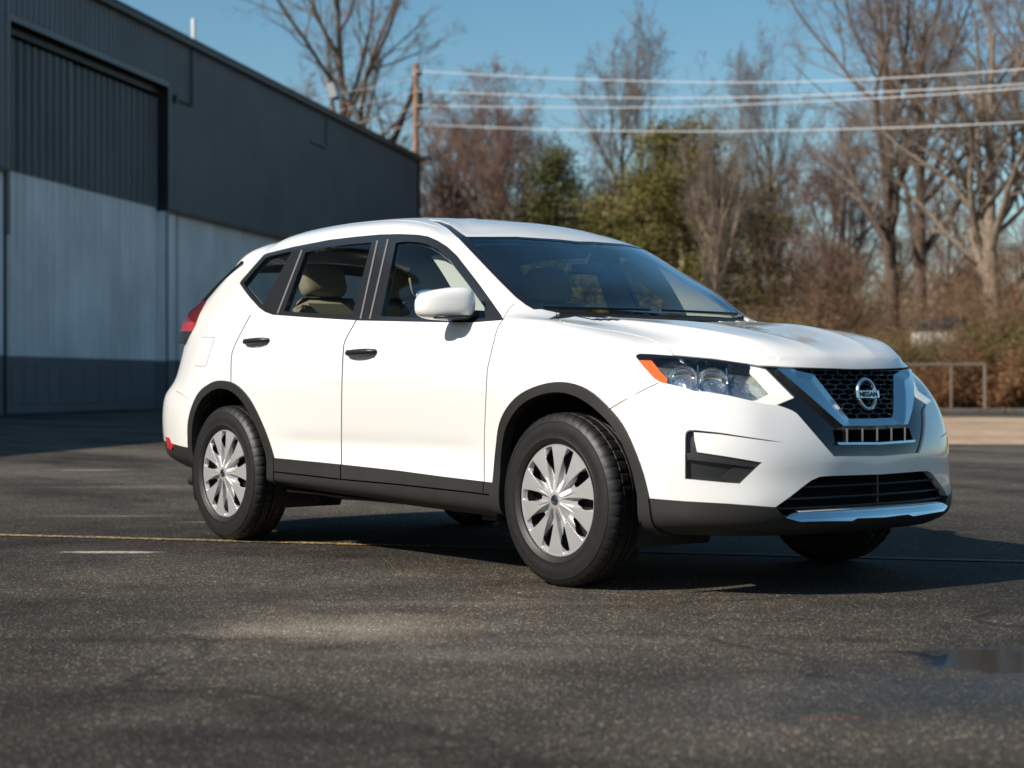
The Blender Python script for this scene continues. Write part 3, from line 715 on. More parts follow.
def emit(name, parts, mats, parent, mirror='both', mi=None, flat=False):
    """mirror: 'right' as is, 'left' mirrored, 'both' one mesh spanning the middle"""
    V, F, LN, MI = [], [], [], []
    for k, (v, f, n) in enumerate(parts):
        m = 0 if mi is None else mi[k]
        for side in ((1,) if mirror == 'right' else (-1,) if mirror == 'left' else (1, -1)):
            b = len(V); V += [(p[0], p[1]*side, p[2]) for p in v]
            li = 0
            for g in f:
                ns = n[li:li+len(g)]; li += len(g)
                if side == 1: F.append(tuple(i+b for i in g)); LN += ns
                else: F.append(tuple(i+b for i in reversed(g))); LN += [(q[0], -q[1], q[2]) for q in reversed(ns)]
                MI.append(m)
    if flat: return mesh_obj(name, V, F, mats, parent, False, MI)
    return mesh_obj(name, V, F, mats, parent, True, MI, LN)
def pieces(pr):
    """split one patch into its connected pieces"""
    V, F, LN = pr; par = list(range(len(V)))
    def fd(a):
        while par[a] != a: par[a] = par[par[a]]; a = par[a]
        return a
    for f in F:
        for v in f[1:]: par[fd(v)] = fd(f[0])
    gr = {}; li = 0
    for f in F: gr.setdefault(fd(f[0]), []).append((f, LN[li:li+len(f)])); li += len(f)
    out = []
    for g in gr.values():
        ix = {}; v2 = []; f2 = []; n2 = []
        for f, ns in g:
            for v in f:
                if v not in ix: ix[v] = len(v2); v2.append(V[v])
            f2.append(tuple(ix[v] for v in f)); n2 += ns
        out.append((v2, f2, n2))
    return out
# ================================================================ THE CAR: panels
car = empty('suv', (0, 0, 0), 0, 'white compact SUV with silver hubcaps and black wheel arches parked on the wet-dark asphalt', 'car')
G = body_grid(ROWS, 380, 230, 24)
# hood ridges running from the windscreen corners to the grille, and a soft crease low on the doors
def seg_dist(P, A):
    A = np.array(A); best = np.full(len(P), 9.); side = np.zeros(len(P)); tt = np.zeros(len(P))
    for i in range(len(A)-1):
        a, b = A[i], A[i+1]; ab = b-a; t = np.clip(((P-a)@ab)/(ab@ab), 0, 1); q = P-a-t[:, None]*ab
        d = np.linalg.norm(q, axis=1); s = np.sign(ab[0]*q[:, 1]-ab[1]*q[:, 0]); m = d < best
        best[m] = d[m]; side[m] = s[m]; tt[m] = (i+t[m])/(len(A)-1)
    return best, side, tt
P = G.reshape(-1, 3)
hood = (P[:, 2] > .93) & (P[:, 0] > -.45)
for line_, amp, wd in (([(-.42, -.60), (-.1, -.56), (.25, -.50), (.55, -.44), (.80, -.36)], .015, .055), ([(-.36, -.44), (.0, -.38), (.35, -.29), (.65, -.20), (.84, -.13)], .006, .05)):
    d, sd, t = seg_dist(P[:, :2], np.array(line_))
    env = np.clip(np.minimum((P[:, 0]+.42)/.3, (.86-P[:, 0])/.2), 0, 1)
    outer = P[:, 1] < 0
    P[:, 2] += hood*env*amp*np.exp(-(d/wd)**1.25)
# door lower scallop
g = np.exp(-((P[:, 2]-.54)/.045)**2)*np.clip((P[:, 0]+2.25)/.25, 0, 1)*np.clip((-.42-P[:, 0])/.25, 0, 1)*(P[:, 1] < -.6)
P[:, 1] += .008*g
G = P.reshape(G.shape)
N = -grid_normals(G)
S = Surf(G, N); S.F = [tuple(reversed(f)) for f in S.F]
BVH_R = BVHTree.FromPolygons(S.V, S.F)
BVH_F0 = BVH_R
def hit(px):
    """point and outward normal of the skin seen at this place (right half)"""
    o = Vector(CAM); d = Vector(raydir(px)).normalized(); r = BVH_R.ray_cast(o, d); return r[0], r[1]
def skin_x(y, z):
    r = BVH_R.ray_cast(Vector((3, -abs(y)-1e-4, z)), Vector((-1, 0, 0))); return r[0].x if r[0] else .8
def skin_y(x, z):
    r = BVH_R.ray_cast(Vector((x, -3, z)), Vector((0, 1, 0))); return r[0].y if r[0] else -.88
up = lambda z0: (lambda c, n: c[:, 2] > z0)
sidef = lambda c, n: (n[:, 1] < -.25)
def yl(pts, y): return [tuple(at_plane(p, 1, y)[[0, 2]]) for p in pts]
# roof, windscreen, cowl
S.cut('z', [(-.9, .1), (-.93, -.50), (-1.02, -.585), (-1.25, -.575), (-1.6, -.572), (-2.1, -.572), (-2.5, -.558), (-2.85, -.50), (-2.97, -.42), (-3.0, .1)], 'roof', up(1.45), 'body')
S.cut('z', [(-3.4, -.9), (-2.9, -.9), (-2.9, -.52), (-2.97, -.42), (-3.0, .1), (-3.4, .1)], 'tailgate', lambda c, n: (c[:, 2] > 1.5) & (c[:, 0] < -2.9), 'body')
S.cut('x', [(.1, .62), (-.60, .62), (-.64, .80), (-.66, 1.0), (-.64, 1.2), (-.58, 1.5), (-.45, 1.62), (.1, 1.62)], 'tailgate', lambda c, n: (c[:, 0] < -2.9) & (n[:, 0] < -.2), 'body')
S.cut('x', [(.1, 1.12), (-.56, 1.12), (-.61, 1.2), (-.55, 1.47), (.1, 1.50)], 'rear_glass', lambda c, n: (c[:, 0] < -3.0) & (n[:, 0] < -.2), 'tailgate')
wsf = lambda c, n: (c[:, 2] > 1.10) & (c[:, 0] > -1.3) & (n[:, 0] > .12) & (c[:, 0] < .0)
S.cut('c', [(457, 236.8), (516, 236.8), (560, 239.6), (600, 244), (720, 265), (745, 330), (640, 330), (558, 312.9), (545, 312), (534.7, 310), (526, 305), (516, 297.5), (499, 280.7), (482, 263)], 'ws_frit', wsf)
S.cut('c', [(428, 219.2), (440, 220.4), (450, 224), (468.5, 237.2), (457, 237.2), (447, 228), (438, 223)], 'ditch', lambda c, n: c[:, 2] > 1.45, ('body', 'roof'))
S.line('z', [(-1.24, -.577), (-1.6, -.572), (-2.1, -.572), (-2.5, -.558), (-2.85, -.50)], .016, 'ditch', up(1.5), ('body', 'roof'))
S.cut('c', [(468.5, 238.6), (516, 238.6), (560, 241.6), (600, 246), (720, 268), (745, 322), (640, 322), (562, 310.4), (550, 309.4), (541, 307), (532, 301), (524, 294), (507, 277.5), (490, 260)], 'ws_glass', wsf, 'ws_frit')
hoodback = [(-.335, .05), (-.345, -.2), (-.355, -.35), (-.37, -.48), (-.385, -.56), (-.40, -.63), (-.42, -.68), (-.45, -.725)]
S.cut('z', hoodback+[(-.30, -.73), (-.26, -.70), (-.235, -.56), (-.215, -.35), (-.2, .05)], 'cowl', lambda c, n: (c[:, 2] > 1.08) & (c[:, 2] < 1.2), ('body', 'ws_glass', 'ws_frit'))
S.cut('c', [(505, 340), (560, 313.2), (556.5, 312.5), (500, 300), (500, 260), (480, 258), (480, 320)], 'body', lambda c, n: (c[:, 2] > 1.08) & (c[:, 2] < 1.2), 'cowl')
# side glass
dlo = [(239.5, 283.4), (241, 280.5), (252, 268), (263.5, 255), (267, 253.2), (293.4, 246.7), (329.4, 239.7), (355, 236.7), (379.4, 234.4), (400, 233.9), (418, 234.6), (428, 236.2), (438, 240.5), (447.5, 246.6), (456.9, 255.3), (478.7, 283.4), (492, 302), (503.9, 319.2), (500, 320.3), (472.5, 322.5), (440, 322.3), (360, 320.6), (313.7, 317.8), (273, 314.9), (265, 312), (259, 307.7), (249.7, 297.5), (244, 290)]
sf = lambda c, n: (n[:, 1] < -.3) & (c[:, 2] > 1.02)
S.cut('c', dlo, 'dlo', sf)
for nm, pl in (('quarter_glass', [(243.3, 283.4), (253, 271.5), (265.5, 257.8), (270, 256), (291.5, 251), (262.5, 304.5), (257, 300.5), (249, 291.5)]),
               ('rear_glass_side', [(283.5, 311), (305, 252.3), (329, 246.5), (350, 244.0), (371.3, 242.2), (352, 314), (313, 313)]),
               ('front_glass_side', [(380.5, 316), (395.5, 242.6), (405, 241.2), (418, 241.8), (428, 244), (437, 248.6), (447.5, 257), (466, 281.5), (487, 311), (489, 317.3), (472, 318.3), (430, 317.8)])):
    S.cut('c', pl, nm, sf, 'dlo')
for a in ([(277.5, 313.5), (302, 250)], [(360.5, 318.8), (377.5, 240.5)], [(369.8, 319), (388, 239.2)]):  # rear door strip, then two edge reflections laid in as pale strips
    S.line('c', a, 1.5, 'strip', sf, 'dlo', curve=False)
# arches
FO = [(-.433, .26), (-.428, .41), (-.405, .55), (-.345, .685), (-.2, .79), (.011, .838), (.2, .81), (.36, .70), (.452, .56), (.502, .40), (.515, .30), (.52, .26)]
FI = [(-.378, .1), (-.378, .40), (-.365, .53), (-.312, .65), (-.18, .752), (.011, .797), (.18, .768), (.335, .67), (.42, .54), (.458, .40), (.465, .1)]
RO = [(-3.09, .25), (-3.080, .495), (-3.055, .64), (-2.96, .77), (-2.82, .83), (-2.685, .847), (-2.53, .825), (-2.39, .745), (-2.28, .60), (-2.215, .463), (-2.19, .25)]
RI = [(-3.032, .1), (-3.03, .5), (-3.00, .63), (-2.92, .735), (-2.80, .79), (-2.685, .805), (-2.55, .783), (-2.43, .71), (-2.335, .59), (-2.275, .46), (-2.25, .1)]
def arch(o): return spl([p for p in o if p[1] > .25], 5)+[(o[-1][0], .12), (o[0][0], .12)]
lowf = lambda c, n: (c[:, 1] < -.55)
S.cut('y', arch(FO), 'front_arch', lowf); S.cut('y', arch(FI), 'cut_away', lowf)
S.cut('y', arch(RO), 'rear_arch', lowf); S.cut('y', arch(RI), 'cut_away', lowf)
# sills
l1 = yl([(271, 457.3), (341.6, 464.5), (399, 470.8), (442, 476.5), (489, 482)], -.88)
l2 = yl([(273, 471.6), (340, 479.4), (399.4, 484.8), (473.7, 493), (489, 495)], -.89)
S.cut('y', [(-2.35, .05), (-2.35, l1[0][1]+.003)]+l1+[(-.3, l1[-1][1]-.005), (-.3, .05)], 'door_cladding', lowf, 'body')
S.cut('y', [(-2.35, .05), (-2.35, l2[0][1]+.003)]+l2+[(-.3, l2[-1][1]-.005), (-.3, .05)], 'sill', lowf, 'door_cladding')
# nose and tail partitions
S.cut('c', [(658, 382.5), (643.4, 390), (620, 402.7), (600, 414), (600, 560), (1010, 560), (1010, 371.5), (893, 370.7), (850, 369.6), (807, 368.2), (760, 366.2), (700, 375)], 'bumper', lambda c, n: (c[:, 0] > .2) & (c[:, 2] < .96), 'body')
S.cut('y', [(.25, .1), (.25, .345), (1.2, .345), (1.2, .1)], 'bumper', None, 'body')
S.cut('y', [(-3.04, .1), (-3.04, .735), (-3.2, .75), (-3.45, .80), (-3.9, .86), (-3.9, .1)], 'rear_bumper', None, ('body', 'tailgate'))
S.cut('y', [(-3.0, .1), (-3.0, .475), (-3.2, .487), (-3.45, .505), (-3.9, .52), (-3.9, .1)], 'rear_cladding', None, 'rear_bumper')
S.cut('c', [(560, 290), (556, 312), (557.7, 318), (561, 321.3), (566, 323.4), (590, 327.4), (620, 332), (643.4, 337), (652, 340), (659, 343.3), (665.5, 347.3), (670, 350.5), (674.5, 355.4), (713.8, 359.5), (760, 366.2), (807, 368.2), (850, 369.6), (893, 370.7), (1010, 371.5), (1010, 290)], 'hood', lambda c, n: (c[:, 0] > -.34) & (c[:, 2] > .86), 'body')
S.cut('z', [(-.34, .1), (-.34, -.69), (-.1, -.70), (.2, -.6), (.4, -.3), (.9, -.3), (.9, .1)], 'hood', lambda c, n: (c[:, 2] > .92) & (c[:, 0] > -.33), 'body')
lampP = [(635.8, 356.8), (636.5, 354.9), (639.5, 353.6), (650, 353.9), (674.7, 355.6), (713.8, 359.3), (740, 363), (758, 366), (766, 368.2), (795.2, 396.9), (785, 401), (775.6, 404.9), (764, 403.6), (752.8, 401), (729, 395.6), (706, 391.7), (694, 391), (682.5, 387), (660.6, 382.3), (655, 379), (651.3, 375.3), (643, 366)]
S.cut('c', lampP, 'lamp', lambda c, n: c[:, 0] > .2)
S.cut('c', [(632, 350.5), (676, 352.5), (760, 363.6), (760, 366.2), (713.8, 360), (674.7, 356.2), (639.5, 354.2), (635.5, 357)], 'lamp', lambda c, n: (c[:, 0] > .2), 'zzz')
S.cut('c', [(746.5, 363), (766, 366), (797, 397), (776, 406.5), (755, 404), (752, 399.6), (757.5, 399.2), (774.3, 390.2)], 'lamp_drl', None, 'lamp')
S.cut('c', [(637.8, 359.0), (651.2, 359.2), (659, 369), (667.2, 377.5), (665.5, 385), (655, 382), (640, 366)], 'lamp_amber', None, 'lamp')
S.cut('c', [(630, 352), (680, 352), (770, 366), (768, 370), (747, 366.3), (713.8, 361.8), (674.7, 358.2), (640, 356.6), (637.2, 360), (641, 366), (634, 360)], 'lamp_brow', None, ('lamp', 'lamp_amber'))
cfr = lambda c, n: (c[:, 0] > .6)
S.cut('c', [(752, 365.4), (768, 366.9), (807, 368.3), (893, 370.8), (910, 371), (910, 455.9), (880, 456.1), (834, 456.3), (800, 417), (797, 413.6), (792, 410.4), (785, 407.6), (775.6, 404.6), (760, 390)], 'v_black', cfr, ('bumper', 'hood', 'body'))
S.cut('c', [(776, 369.6), (841, 426.8), (910, 426.8), (910, 418.2), (849.8, 418.2), (814.7, 373.8), (795, 369.8)], 'v_chrome', cfr, 'v_black')
S.cut('c', [(798, 369.3), (814.7, 373.8), (849.8, 418.2), (910, 418.2), (910, 371.6), (850, 370.3)], 'grille_hole', cfr, 'v_black')
S.cut('c', [(834.5, 429), (910, 429), (910, 442.5), (836.5, 442.5)], 'tab_hole', cfr, 'v_black')
S.cut('c', [(836.5, 442.5), (910, 442.3), (910, 444.6), (838.5, 444.8)], 'v_strip', cfr, 'v_black')
S.cut('c', [(632, 500), (638.7, 497.3), (682.5, 501), (729, 503.6), (773, 507), (775.6, 507), (783.5, 516.2), (930, 506), (930, 560), (632, 560)], 'lower', lambda c, n: c[:, 0] > .35, ('bumper', 'body'))
S.cut('y', [(.38, .1), (.38, .338), (1.2, .338), (1.2, .1)], 'lower', None, ('bumper', 'body'))
S.cut('c', [(775.6, 507), (790, 496.8), (803, 486.5), (811, 480.5), (820, 476.6), (830, 475.9), (845, 475.4), (881, 474.3), (930, 473), (930, 506), (900, 506.3), (800, 511.5), (783, 516.4)], 'lower_grille', cfr, ('bumper', 'lower'))
S.cut('c', [(783.4, 516.6), (790, 513.7), (797, 512), (880, 507.5), (930, 504.8), (930, 512.5), (900, 513.6), (890, 514.0), (853, 515.8), (847, 517.6), (797.5, 519.2), (793, 518.6), (788, 517.6)], 'skid', cfr, ('lower', 'lower_grille', 'bumper'))
fog = [(685, 438), (685.6, 433), (687, 431), (689.5, 430), (693.6, 430.2), (694.5, 440), (697, 452), (730, 457), (762.3, 462.5), (751, 473), (739.7, 483.6), (729, 482.9), (705, 480.8), (685, 478.9)]
S.cut('c', fog, 'fog', None, 'bumper')
S.cut('c', [(686, 453), (697, 452.2), (730, 457.2), (762.3, 462.6), (757, 468), (726, 464), (687, 459.5)], 'fog_blade', None, 'fog')
S.cut('c', [(721, 479), (733, 468), (755.5, 469.5), (739.7, 483.6), (729, 482.9)], 'fog_blade', None, 'fog')
S.cut('c', [(693.6, 429.8), (693.8, 432.2), (720, 434.4), (745, 437.9), (770, 441.2), (786, 442.6), (770, 440.2), (745, 436.5), (720, 432.6)], 'gap', None, 'bumper')
# tail lamp (right rear corner) and reflector
S.cut('y', [(-3.6, 1.30), (-3.35, 1.295), (-3.20, 1.285), (-3.19, 1.16), (-3.225, 1.12), (-3.35, 1.115), (-3.7, 1.12)], 'tail_lamp', lambda c, n: (c[:, 0] < -2.9) & (c[:, 1] < -.5))
S.cut('y', [(-3.1, 1.170), (-3.8, 1.170), (-3.8, 1.10), (-3.1, 1.10)], 'tail_bar', lambda c, n: (c[:, 0] < -2.9) & (c[:, 1] < -.5), 'tail_lamp')
S.cut('y', [(-3.228, 1.118), (-3.35, 1.113), (-3.7, 1.118), (-3.7, 1.05), (-3.30, 1.055)], 'lamp_skirt', lambda c, n: (c[:, 0] < -2.9) & (c[:, 1] < -.5))
S.cut('c', [(166, 436.5), (169.5, 437.5), (173, 447), (172, 450), (168, 448)], 'reflector', None, ('rear_bumper', 'rear_cladding'))
# doors
fd = [(356.3, 319.5), (352.3, 327.4), (349, 332), (345, 341), (343.2, 353), (341.9, 385), (341.5, 420), (341.5, 500), (484.3, 500), (484.3, 440), (485, 420), (487, 375), (489.5, 360), (493, 345), (498, 327), (505, 318), (472, 321)]
S.cut('c', fd, 'front_door', sf := (lambda c, n: (n[:, 1] < -.25)), 'body')
S.cut('c', fd, 'front_door_cladding', sf, 'door_cladding')
rd = [(356.3, 319.5), (352.3, 327.4), (349, 332), (345, 341), (343.2, 353), (341.9, 385), (341.5, 420), (341.5, 500), (262, 500), (262, 430), (240, 389), (231, 386), (231, 372), (231.4, 358), (234, 347), (241, 333), (248, 320), (252.5, 312), (258, 306), (273, 314)]
S.cut('c', rd, 'rear_door', sf, 'body')
S.cut('c', rd, 'rear_door_cladding', sf, 'door_cladding')
fen = lambda c, n: (c[:, 0] > -.62) & (c[:, 0] < .9) & (c[:, 2] < 1.17) & (c[:, 1] < -.3)
S.cut('c', [(505.5, 314), (517, 302), (560, 302), (700, 350), (700, 420), (600, 520), (470, 520), (484, 440), (485, 420), (487, 375), (493, 345), (498, 327)], 'fender', fen, 'body')
# gaps
GW = .9
allp = ('body', 'front_door', 'rear_door', 'fender', 'hood', 'bumper', 'rear_bumper', 'front_door_cladding', 'rear_door_cladding')
S.line('c', [(356.3, 320), (352.3, 327.4), (345, 341), (343.2, 353), (341.9, 385), (341.5, 420), (341.5, 479.5)], 1.1, 'gap', sf, allp)
S.line('c', [(505, 317), (498, 327), (493, 345), (489.5, 360), (487, 375), (485, 420), (484.3, 440), (484.2, 492)], GW, 'gap', sf, allp)
S.line('c', [(514.5, 303.5), (509, 309), (504.5, 316.5)], .7, 'gap', None, allp)
S.line('c', [(250.5, 315), (245, 325), (234, 347), (231.4, 358), (231, 372), (231, 386)], .9, 'gap', sf, allp)
S.line('c', [(556, 312.5), (557.7, 318), (561, 321.3), (566, 323.4), (590, 327.4), (620, 332), (643.4, 337), (652, 340), (659, 343.3), (665.5, 347.3), (670, 350.5), (674.5, 355.8)], .95, 'gap', None, allp)
S.line('c', [(659, 382.6), (643.4, 390), (620, 402.7), (608, 410)], 1.15, 'gap', None, allp)
S.cut('c', [(672, 354.6), (713.8, 358.6), (760, 365.3), (807, 367.4), (850, 368.8), (893, 369.9), (1010, 370.9), (1010, 372.4), (893, 371.4), (850, 370.2), (807, 368.9), (760, 366.9), (713.8, 360), (674, 356.2)], 'gap', lambda c, n: c[:, 0] > .3, ('hood', 'bumper', 'v_black', 'body', 'fender'))
for a in ([(201.6, 337.4), (208, 337.2), (214.5, 337.7)], [(214.5, 337.7), (210, 352), (205.8, 366)], [(205.8, 366), (200, 366.4), (194.5, 365.6)]):
    S.line('c', a, .45, 'gap', None, 'body', curve=False)
S.line('c', [(189, 400), (183, 395), (176, 391)], .5, 'gap', None, ('body', 'rear_bumper'), curve=False)
S.cut('y', [(.2, -.1), (.2, .25), (.6, .245), (1.2, .245), (1.2, -.1)], 'cut_away')
S.line('y', l2, .007, 'gap', lowf, ('sill', 'front_door_cladding', 'rear_door_cladding', 'door_cladding'), curve=False)

labels = sorted(set(S.L)); print('panels', {l: S.L.count(l) for l in labels})
D = .02
def side_pair(name, labs, mats, off=0., depth=D, parent=car):
    pr = patch(S, labs, off, depth)
    return emit(name, [pr], mats, parent, 'right'), emit(name, [pr], mats, parent, 'left')
# painted panels
emit('hood', [patch(S, 'hood', 0, D)], PAINT, car)
emit('roof', [patch(S, 'roof', 0, D)], PAINT, car)
body_side = side_pair('body_side', 'body', PAINT)
fenders = side_pair('fender', 'fender', PAINT)
fdoor = side_pair('front_door', 'front_door', PAINT); rdoor = side_pair('rear_door', 'rear_door', PAINT)
front_bumper = emit('front_bumper', [patch(S, 'bumper', 0, .03)], PAINT, car)
rear_bumper = emit('rear_bumper', [patch(S, 'rear_bumper', 0, D)], PAINT, car)
tailgate = emit('tailgate', [patch(S, 'tailgate', 0, D)], PAINT, car)
emit('rear_window', [patch(S, 'rear_glass', -.004, .004)], GLASS_S, tailgate)
for pr in pieces(patch(S, ('gap',), -.009, 0)):
    if len(pr[1]) > 6 and max(v[1] for v in pr[0]) < -1e-4:
        emit('panel_gap', [pr], MATTB, car, 'right'); emit('panel_gap', [pr], MATTB, car, 'left')
    elif len(pr[1]) > 6: emit('panel_gap', [pr], MATTB, car)
for s_ in ('right', 'left'): emit('roof_moulding', [patch(S, 'ditch', -.004, .01)], TRIM, car, s_)
emit('windscreen_frame', [patch(S, 'ws_frit', .001, .02)], GLOSSB, car)
emit('windscreen', [patch(S, 'ws_glass', -.001, .004)], GLASS_W, car)
emit('cowl', [patch(S, 'cowl', -.012, .02)], BLACK, car)
emit('rear_bumper_lower_trim', [patch(S, 'rear_cladding', -.002, .03)], CLAD, rear_bumper)
emit('front_bumper_lower_trim', [patch(S, 'lower', .003, .05)], CLAD, front_bumper)
skf = lambda v: .006+.030*min(1, max(0, (.335-v[2])/.035))
emit('skid_strip', [patch(S, 'skid', 0, .05, offf=skf)], SATIN, front_bumper, flat=True)
for s_ in ('right', 'left'):
    k = 0 if s_ == 'right' else 1
    emit('door_cladding', [patch(S, 'front_door_cladding', .006, .02)], CLAD, fdoor[k], s_)
    emit('door_cladding', [patch(S, 'rear_door_cladding', .006, .02)], CLAD, rdoor[k], s_)
    emit('sill_cladding', [patch(S, ('sill', 'door_cladding'), .004, .04)], CLAD, car, s_)
    emit('wheel_arch_cladding', [patch(S, 'front_arch', .012, .05)], CLAD, car, s_)
    emit('wheel_arch_cladding', [patch(S, 'rear_arch', .010, .05)], CLAD, car, s_)
    emit('window_surround', [patch(S, 'dlo', -.002, .02), patch(S, 'strip', .001, .006)], [TRIM, STRIP], car, s_, mi=[0, 1])
    emit('side_window', [patch(S, 'quarter_glass', -.008, .004)], GLASS_S, car, s_)
    emit('side_window', [patch(S, 'rear_glass_side', -.010, .004)], GLASS_S, rdoor[k], s_)
    emit('side_window', [patch(S, 'front_glass_side', -.010, .004)], GLASS_S, fdoor[k], s_)
    tf = lambda v: .006+.034*min(1, max(0, (-3.22-v[0])/.18))*(1 if v[1] < -.45 else .5)
    tl = emit('tail_lamp', [patch(S, 'tail_lamp', 0, .05, offf=tf), patch(S, 'tail_bar', 0, .05, offf=tf)], [REDD, REDL], car, s_, mi=[0, 1])
    emit('lamp_base', [patch(S, 'lamp_skirt', 0, .05, offf=tf)], TRIM, tl, s_)
    emit('reflector', [patch(S, 'reflector', .004, .01)], REDL, rear_bumper, s_)
# ================================================================ THE CAR: details
LAMPS = ('lamp', 'lamp_drl', 'lamp_amber')
for s_ in ('right', 'left'):
    sg = 1 if s_ == 'right' else -1
    hl = emit('headlamp', [patch(S, LAMPS+('lamp_brow',), -.055, 0), patch(S, 'lamp_brow', -.001, .05)], [LAMPIN, GLOSSB], car, s_, mi=[0, 1])
    emit('lens', [patch(S, LAMPS, -.001, .045)], [GLASS_L], hl, s_)
    emit('turn_indicator', [patch(S, 'lamp_amber', -.008, .02)], AMBER, hl, s_)
    emit('daytime_light', [patch(S, 'lamp_drl', -.010, .03)], WHITEL, hl, s_)
    for (px, py, rad, rot) in ((682, 373.5, .060, -.6), (713, 376.5, .064, -.5)):
        h, n = hit((px, py)); c = h-n*.034
        m = MB()
        m.lathe([(rad*math.sin(t)*(1 if i % 2 else .96), -rad*.62*math.cos(t)) for i, t in enumerate(np.linspace(.12, 1.5, 9))], 14, 'x', (0, 0, 0))
        m.lathe([(.001, -rad*.35), (.007, -rad*.4), (.008, -rad*.7)], 12, 'x')
        o = m.build('reflector_bowl', CHROME, hl, True)
        o.location = (c.x, c.y*sg, c.z); o.rotation_euler = (0, R(-16), (rot-.25)*sg)
    # bright divider ribs between the bowls
    m = MB()
    for px, py0, py1 in ((698, 361.5, 389), (727, 365, 393.5)):
        a, na = hit((px, py0)); b, nb = hit((px, py1))
        m.tube([a-na*.02, (a+b)/2-na*.035, b-nb*.02], .004, 6)
    m.build('divider', SATIN, hl, True, mirror=(s_ == 'left'))
# front face
emit('grille_surround', [patch(S, 'v_black', -.010, .06)], GLOSSB, car)
grille = emit('grille', [patch(S, ('grille_hole', 'tab_hole', 'v_chrome', 'v_strip', 'v_black'), -.055, 0)], MATTB, car)
_in = np.array([(798, 369.3), (814.7, 373.8), (849.8, 418.2), (940, 418.2)])
def vof(v):
    q = project(v)[0]; d, _s, _t = seg_dist(q[None, :], _in); return -.006+.034*min(1, d[0]/16.)
emit('chrome_v', [patch(S, 'v_chrome', 0, .06, offf=vof)], SATIN, grille, flat=True)
emit('lower_chrome_strip', [patch(S, 'v_strip', .004, .03)], SATIN, grille)
h1, _ = hit((814.7, 373.8)); h2, _ = hit((849.8, 418.2)); h3, _ = hit((834.5, 429)); h4, _ = hit((836.5, 442.5))
m = MB(); row = 0
zz = h2.z-.004
while zz < h1.z+.02:
    t = (zz-h2.z)/(h1.z-h2.z); hw = abs(h2.y)+t*(abs(h1.y)-abs(h2.y))+.012
    ys = np.arange(-hw, hw, .01)
    m.tube([(skin_x(y, zz)-.018+.004*math.cos(y*160+row*math.pi), y, zz+.0022*math.cos(y*math.pi/.035+row*math.pi)) for y in ys], .0036, 5)
    off = .035 if row % 2 else 0
    for y in np.arange(-.42+off, .43, .07):
        if abs(y) < hw: m.tube([(skin_x(y, zz)-.018, y, zz), (skin_x(y, zz+.02)-.018, y, zz+.02)], .0045, 5)
    zz += .0195; row += 1
m.build('grille_mesh', GLOSSB, grille, True)
m = MB()
zc = (h3.z+h4.z)/2
for y in (-.18, -.09, 0, .09, .18):
    m = MB(); m.box((skin_x(y, zc)-.012, y, zc), (.03, .011, abs(h3.z-h4.z)+.004), bev=.002); m.build('grille_tab', SATIN, grille)
# emblem: ring, bar and the maker's lettering
ex = skin_x(0, .79)+.004; et = R(-9)
em = MB()
RM = Matrix.Rotation(et, 3, 'Y')
for i in range(48):
    pass
ring = []
for i in range(49):
    a = 2*math.pi*i/48; ring.append(Vector((.004, .053*math.cos(a), .060*math.sin(a))))
em.tube([RM@p+Vector((ex, 0, .79)) for p in ring], .0085, 8, caps=False)
em.box((ex+.008, 0, .79), (.014, .142, .034), RM, bev=.003)
badge = em.build('badge', SATIN, grille, True)
def letters(text, size, mat, parent, name, M, thick=.0015, font_shear=0):
    cu = bpy.data.curves.new(name, 'FONT'); cu.body = text; cu.size = size; cu.extrude = thick; cu.align_x = 'CENTER'; cu.align_y = 'CENTER'; cu.resolution_u = 3
    cu.space_character = 1.08; cu.offset = size*.012
    o = bpy.data.objects.new(name, cu); COL.objects.link(o)
    dg = bpy.context.evaluated_depsgraph_get(); me = bpy.data.meshes.new_from_object(o.evaluated_get(dg)); bpy.data.objects.remove(o)
    me.transform(M); me.materials.clear(); me.materials.append(mat)
    q = bpy.data.objects.new(name, me); COL.objects.link(q); q.parent = parent
    return q
MT = Matrix.Translation((ex+.0158, 0, .79))@Matrix.Rotation(et, 4, 'Y')@Matrix(((0, 0, 1, 0), (1, 0, 0, 0), (0, 1, 0, 0), (0, 0, 0, 1)))
letters('NISSAN', .031, STEEL, grille, 'badge_lettering', MT)
# lower grille
lg = emit('lower_grille', [patch(S, ('lower_grille',), -.06, 0)], MATTB, front_bumper)
m = MB()
for zb, yw in ((.432, .44), (.389, .50), (.352, .52)):
    m.tube([(skin_x(y, zb)-.022, y, zb) for y in np.linspace(-yw, yw, 30)], .0045, 6)
m.box((skin_x(0, .41)-.03, 0, .415), (.02, .012, .12))
m.build('slats', BLACK, lg, True)
for s_ in ('right', 'left'):
    f = emit('fog_lamp_bezel', [patch(S, ('fog', 'fog_blade'), -.024, 0), patch(S, 'fog_blade', -.006, .02)], [BLACK, CLAD], front_bumper, s_, mi=[0, 1])
